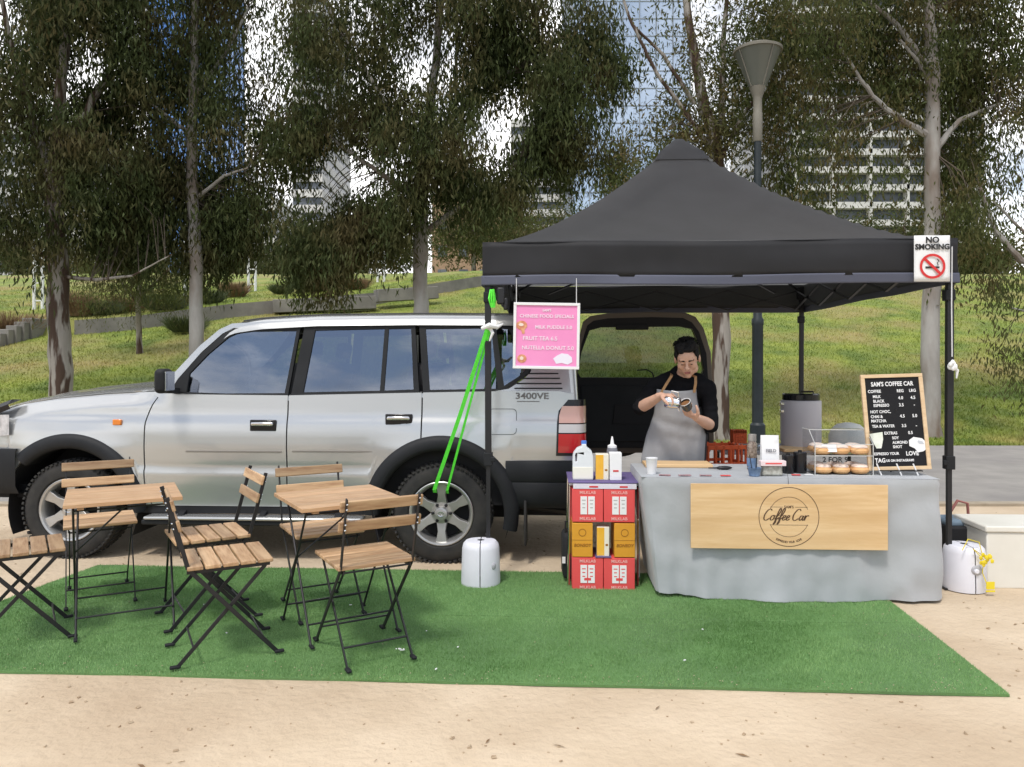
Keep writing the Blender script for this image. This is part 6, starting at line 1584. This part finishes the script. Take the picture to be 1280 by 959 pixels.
# shirt
b = MB(); up = Vector((0, 0, .0))
cap(b, chest + Vector((-.105, 0, .09)), chest + Vector((.105, 0, .09)), .100); cap(b, chest + Vector((0, .0, .07)), hipc + Vector((0, 0, .06)), .135, .130); cap(b, hipc + Vector((-.075, 0, .04)), hipc + Vector((.075, 0, .04)), .125)
cap(b, Lsh, chest + Vector((-.07, .01, .12)), .060, .083); cap(b, Rsh, chest + Vector((.07, .01, .12)), .060, .083)
cap(b, chest + Vector((0, .02, .15)), neck0 + Vector((0, .03, -.02)), .095, .076)
for S, E, Wr in ((Lsh, Lel, Lwr), (Rsh, Rel, Rwr)):
    cap(b, S, E, .058, .054); e2_ = E.lerp(Wr, .14); b.tube([E, e2_], [.055, .051], 16); 
def sd_(v):
    d = noise.noise(v * 11) * .7 + .5 * math.sin(v.z * 70 + noise.noise(v * 6) * 7); return tuple(v + Vector((0, -1, 0)) * .0055 * d + (v - chest).normalized() * .003 * d)
remesh(b, 'shirt', shirtm, person, .008, 6, .5, sd_)
b = MB()
for s in (-1, 1):
    cap(b, hipc + Vector((s * .09, 0, -.04)), Vector((1.20 + s * .10, 5.50, .48)), .105, .078); cap(b, Vector((1.20 + s * .10, 5.50, .48)), Vector((1.20 + s * .11, 5.53, .11)), .076, .062)
cap(b, hipc + Vector((-.08, 0, 0)), hipc + Vector((.08, 0, 0)), .122); remesh(b, 'trousers', trous, person, .012, 4)
for s in (-1, 1):
    b = MB(); cap(b, Vector((1.20 + s * .11, 5.56, .050)), Vector((1.20 + s * .125, 5.37, .040)), .050, .040); remesh(b, 'shoe', dark, person, .01, 3)
# apron
rows = []; nz_, nx_ = 44, 34
for i in range(nz_ + 1):
    f = i / nz_; z = 1.235 - .80 * f; py = HOR + (CAMH - z) * F / 5.3
    lft = interp([(485, 822), (500, 820), (520, 817), (545, 809), (575, 803), (700, 800)], py); rgt = interp([(485, 871), (500, 872), (520, 876), (545, 884), (575, 882), (700, 880)], py)
    x0 = (lft - 640) * 5.36 / F; x1 = (rgt - 640) * 5.36 / F; cx = (x0 + x1) / 2; hw = (x1 - x0) / 2; row = []
    for j in range(nx_ + 1):
        a = (j / nx_ - .5) * 2; x = cx + hw * a; front = interp([(.4, 5.335), (.9, 5.325), (1.1, 5.290), (1.25, 5.300)], z); y = front + .075 * abs(a) ** 2.6
        y += (.010 * noise.noise(Vector((x * 7, z * 3, 1))) + .020 * math.sin(x * 38 + z * 5) * max(0, .5 - abs(z - .75))) + .006 * math.sin(z * 55 + x * 14) * max(0, 1 - abs(z - 1.0) / .14) + .004 * noise.noise(Vector((x * 25, z * 14, 3)))
        row.append((x, y, z + .012 * a * a * (1 if i == 0 else 0)))
    rows.append(row)
o = MB().grid(rows).build('apron', apronm, person, world=True, ang=80); o.modifiers.new('s', 'SOLIDIFY').thickness = .004
b = MB()
lft = Vector(rows[0][3]); rgt = Vector(rows[0][-4])
for e, nk in ((lft, at(839, 470, 5.37)), (rgt, at(869, 471, 5.37))):
    pts = [e + Vector((0, -.008, -.02)), e.lerp(nk, .5) + Vector((0, -.032, .0)), nk + Vector((0, -.01, 0)), nk.lerp(neck0, .35) + Vector((0, .10, .035))]
    for p_, q_ in zip(pts, pts[1:]): b.bar(p_, q_, .018, .005, up=(0, -1, .3))
b.build('neck_strap', tan, person, world=True)
# pitcher and cup in his hands
pc = at(841, 503, 5.055); ax = Vector((.82, -.32, -.16)).normalized(); Mq = ax.to_track_quat('Z', 'Y').to_matrix().to_4x4(); Mq.translation = Vector((0, 0, 0))
t = thing('milk_pitcher', 'steel milk pitcher tipped in the barista right hand', 'pitcher', pc)
MB().lathe([(.0, -.048), (.040, -.048), (.043, -.042), (.044, -.01), (.037, .025), (.038, .046), (.0385, .047), (.036, .046), (.035, .02), (.041, -.02), (.038, -.044), (0, -.044)], 32, M=Mq, cap=False).build('jug', chrome, t)
MB().tube([Mq @ Vector((0, .040, .03)), Mq @ Vector((0, .07, .025)), Mq @ Vector((0, .072, -.02)), Mq @ Vector((0, .042, -.03))], .005, 8).build('handle', chrome, t)
MB().tube([Mq @ Vector((0, -.034, .040)), Mq @ Vector((0, -.050, .052))], [.012, .004], 8).build('spout', chrome, t)
cc = at(858, 507, 5.075); ax = Vector((-.45, -.45, .77)).normalized(); Mq = ax.to_track_quat('Z', 'Y').to_matrix().to_4x4()
t = thing('coffee_cup', 'small dark cup with milky rim held in the barista left hand', 'cup', cc)
cupd = mat('dark glazed cup', (.03, .03, .03), rough=.2, coat=.5)
MB().lathe([(0, -.035), (.024, -.035), (.034, -.02), (.038, .028), (.0385, .030), (.035, .028), (.032, -.015), (0, -.028)], 28, M=Mq, cap=False).build('cup', cupd, t)
MB().lathe([(0, .014), (.034, .014)], 28, M=Mq, cap=False).build('coffee', mat('coffee crema', (.25, .12, .05), rough=.3), t)
MB().lathe([(.0372, .026), (.0392, .0315), (.036, .0315), (.0348, .027)], 28, M=Mq, cap=False).build('rim', paper, t)
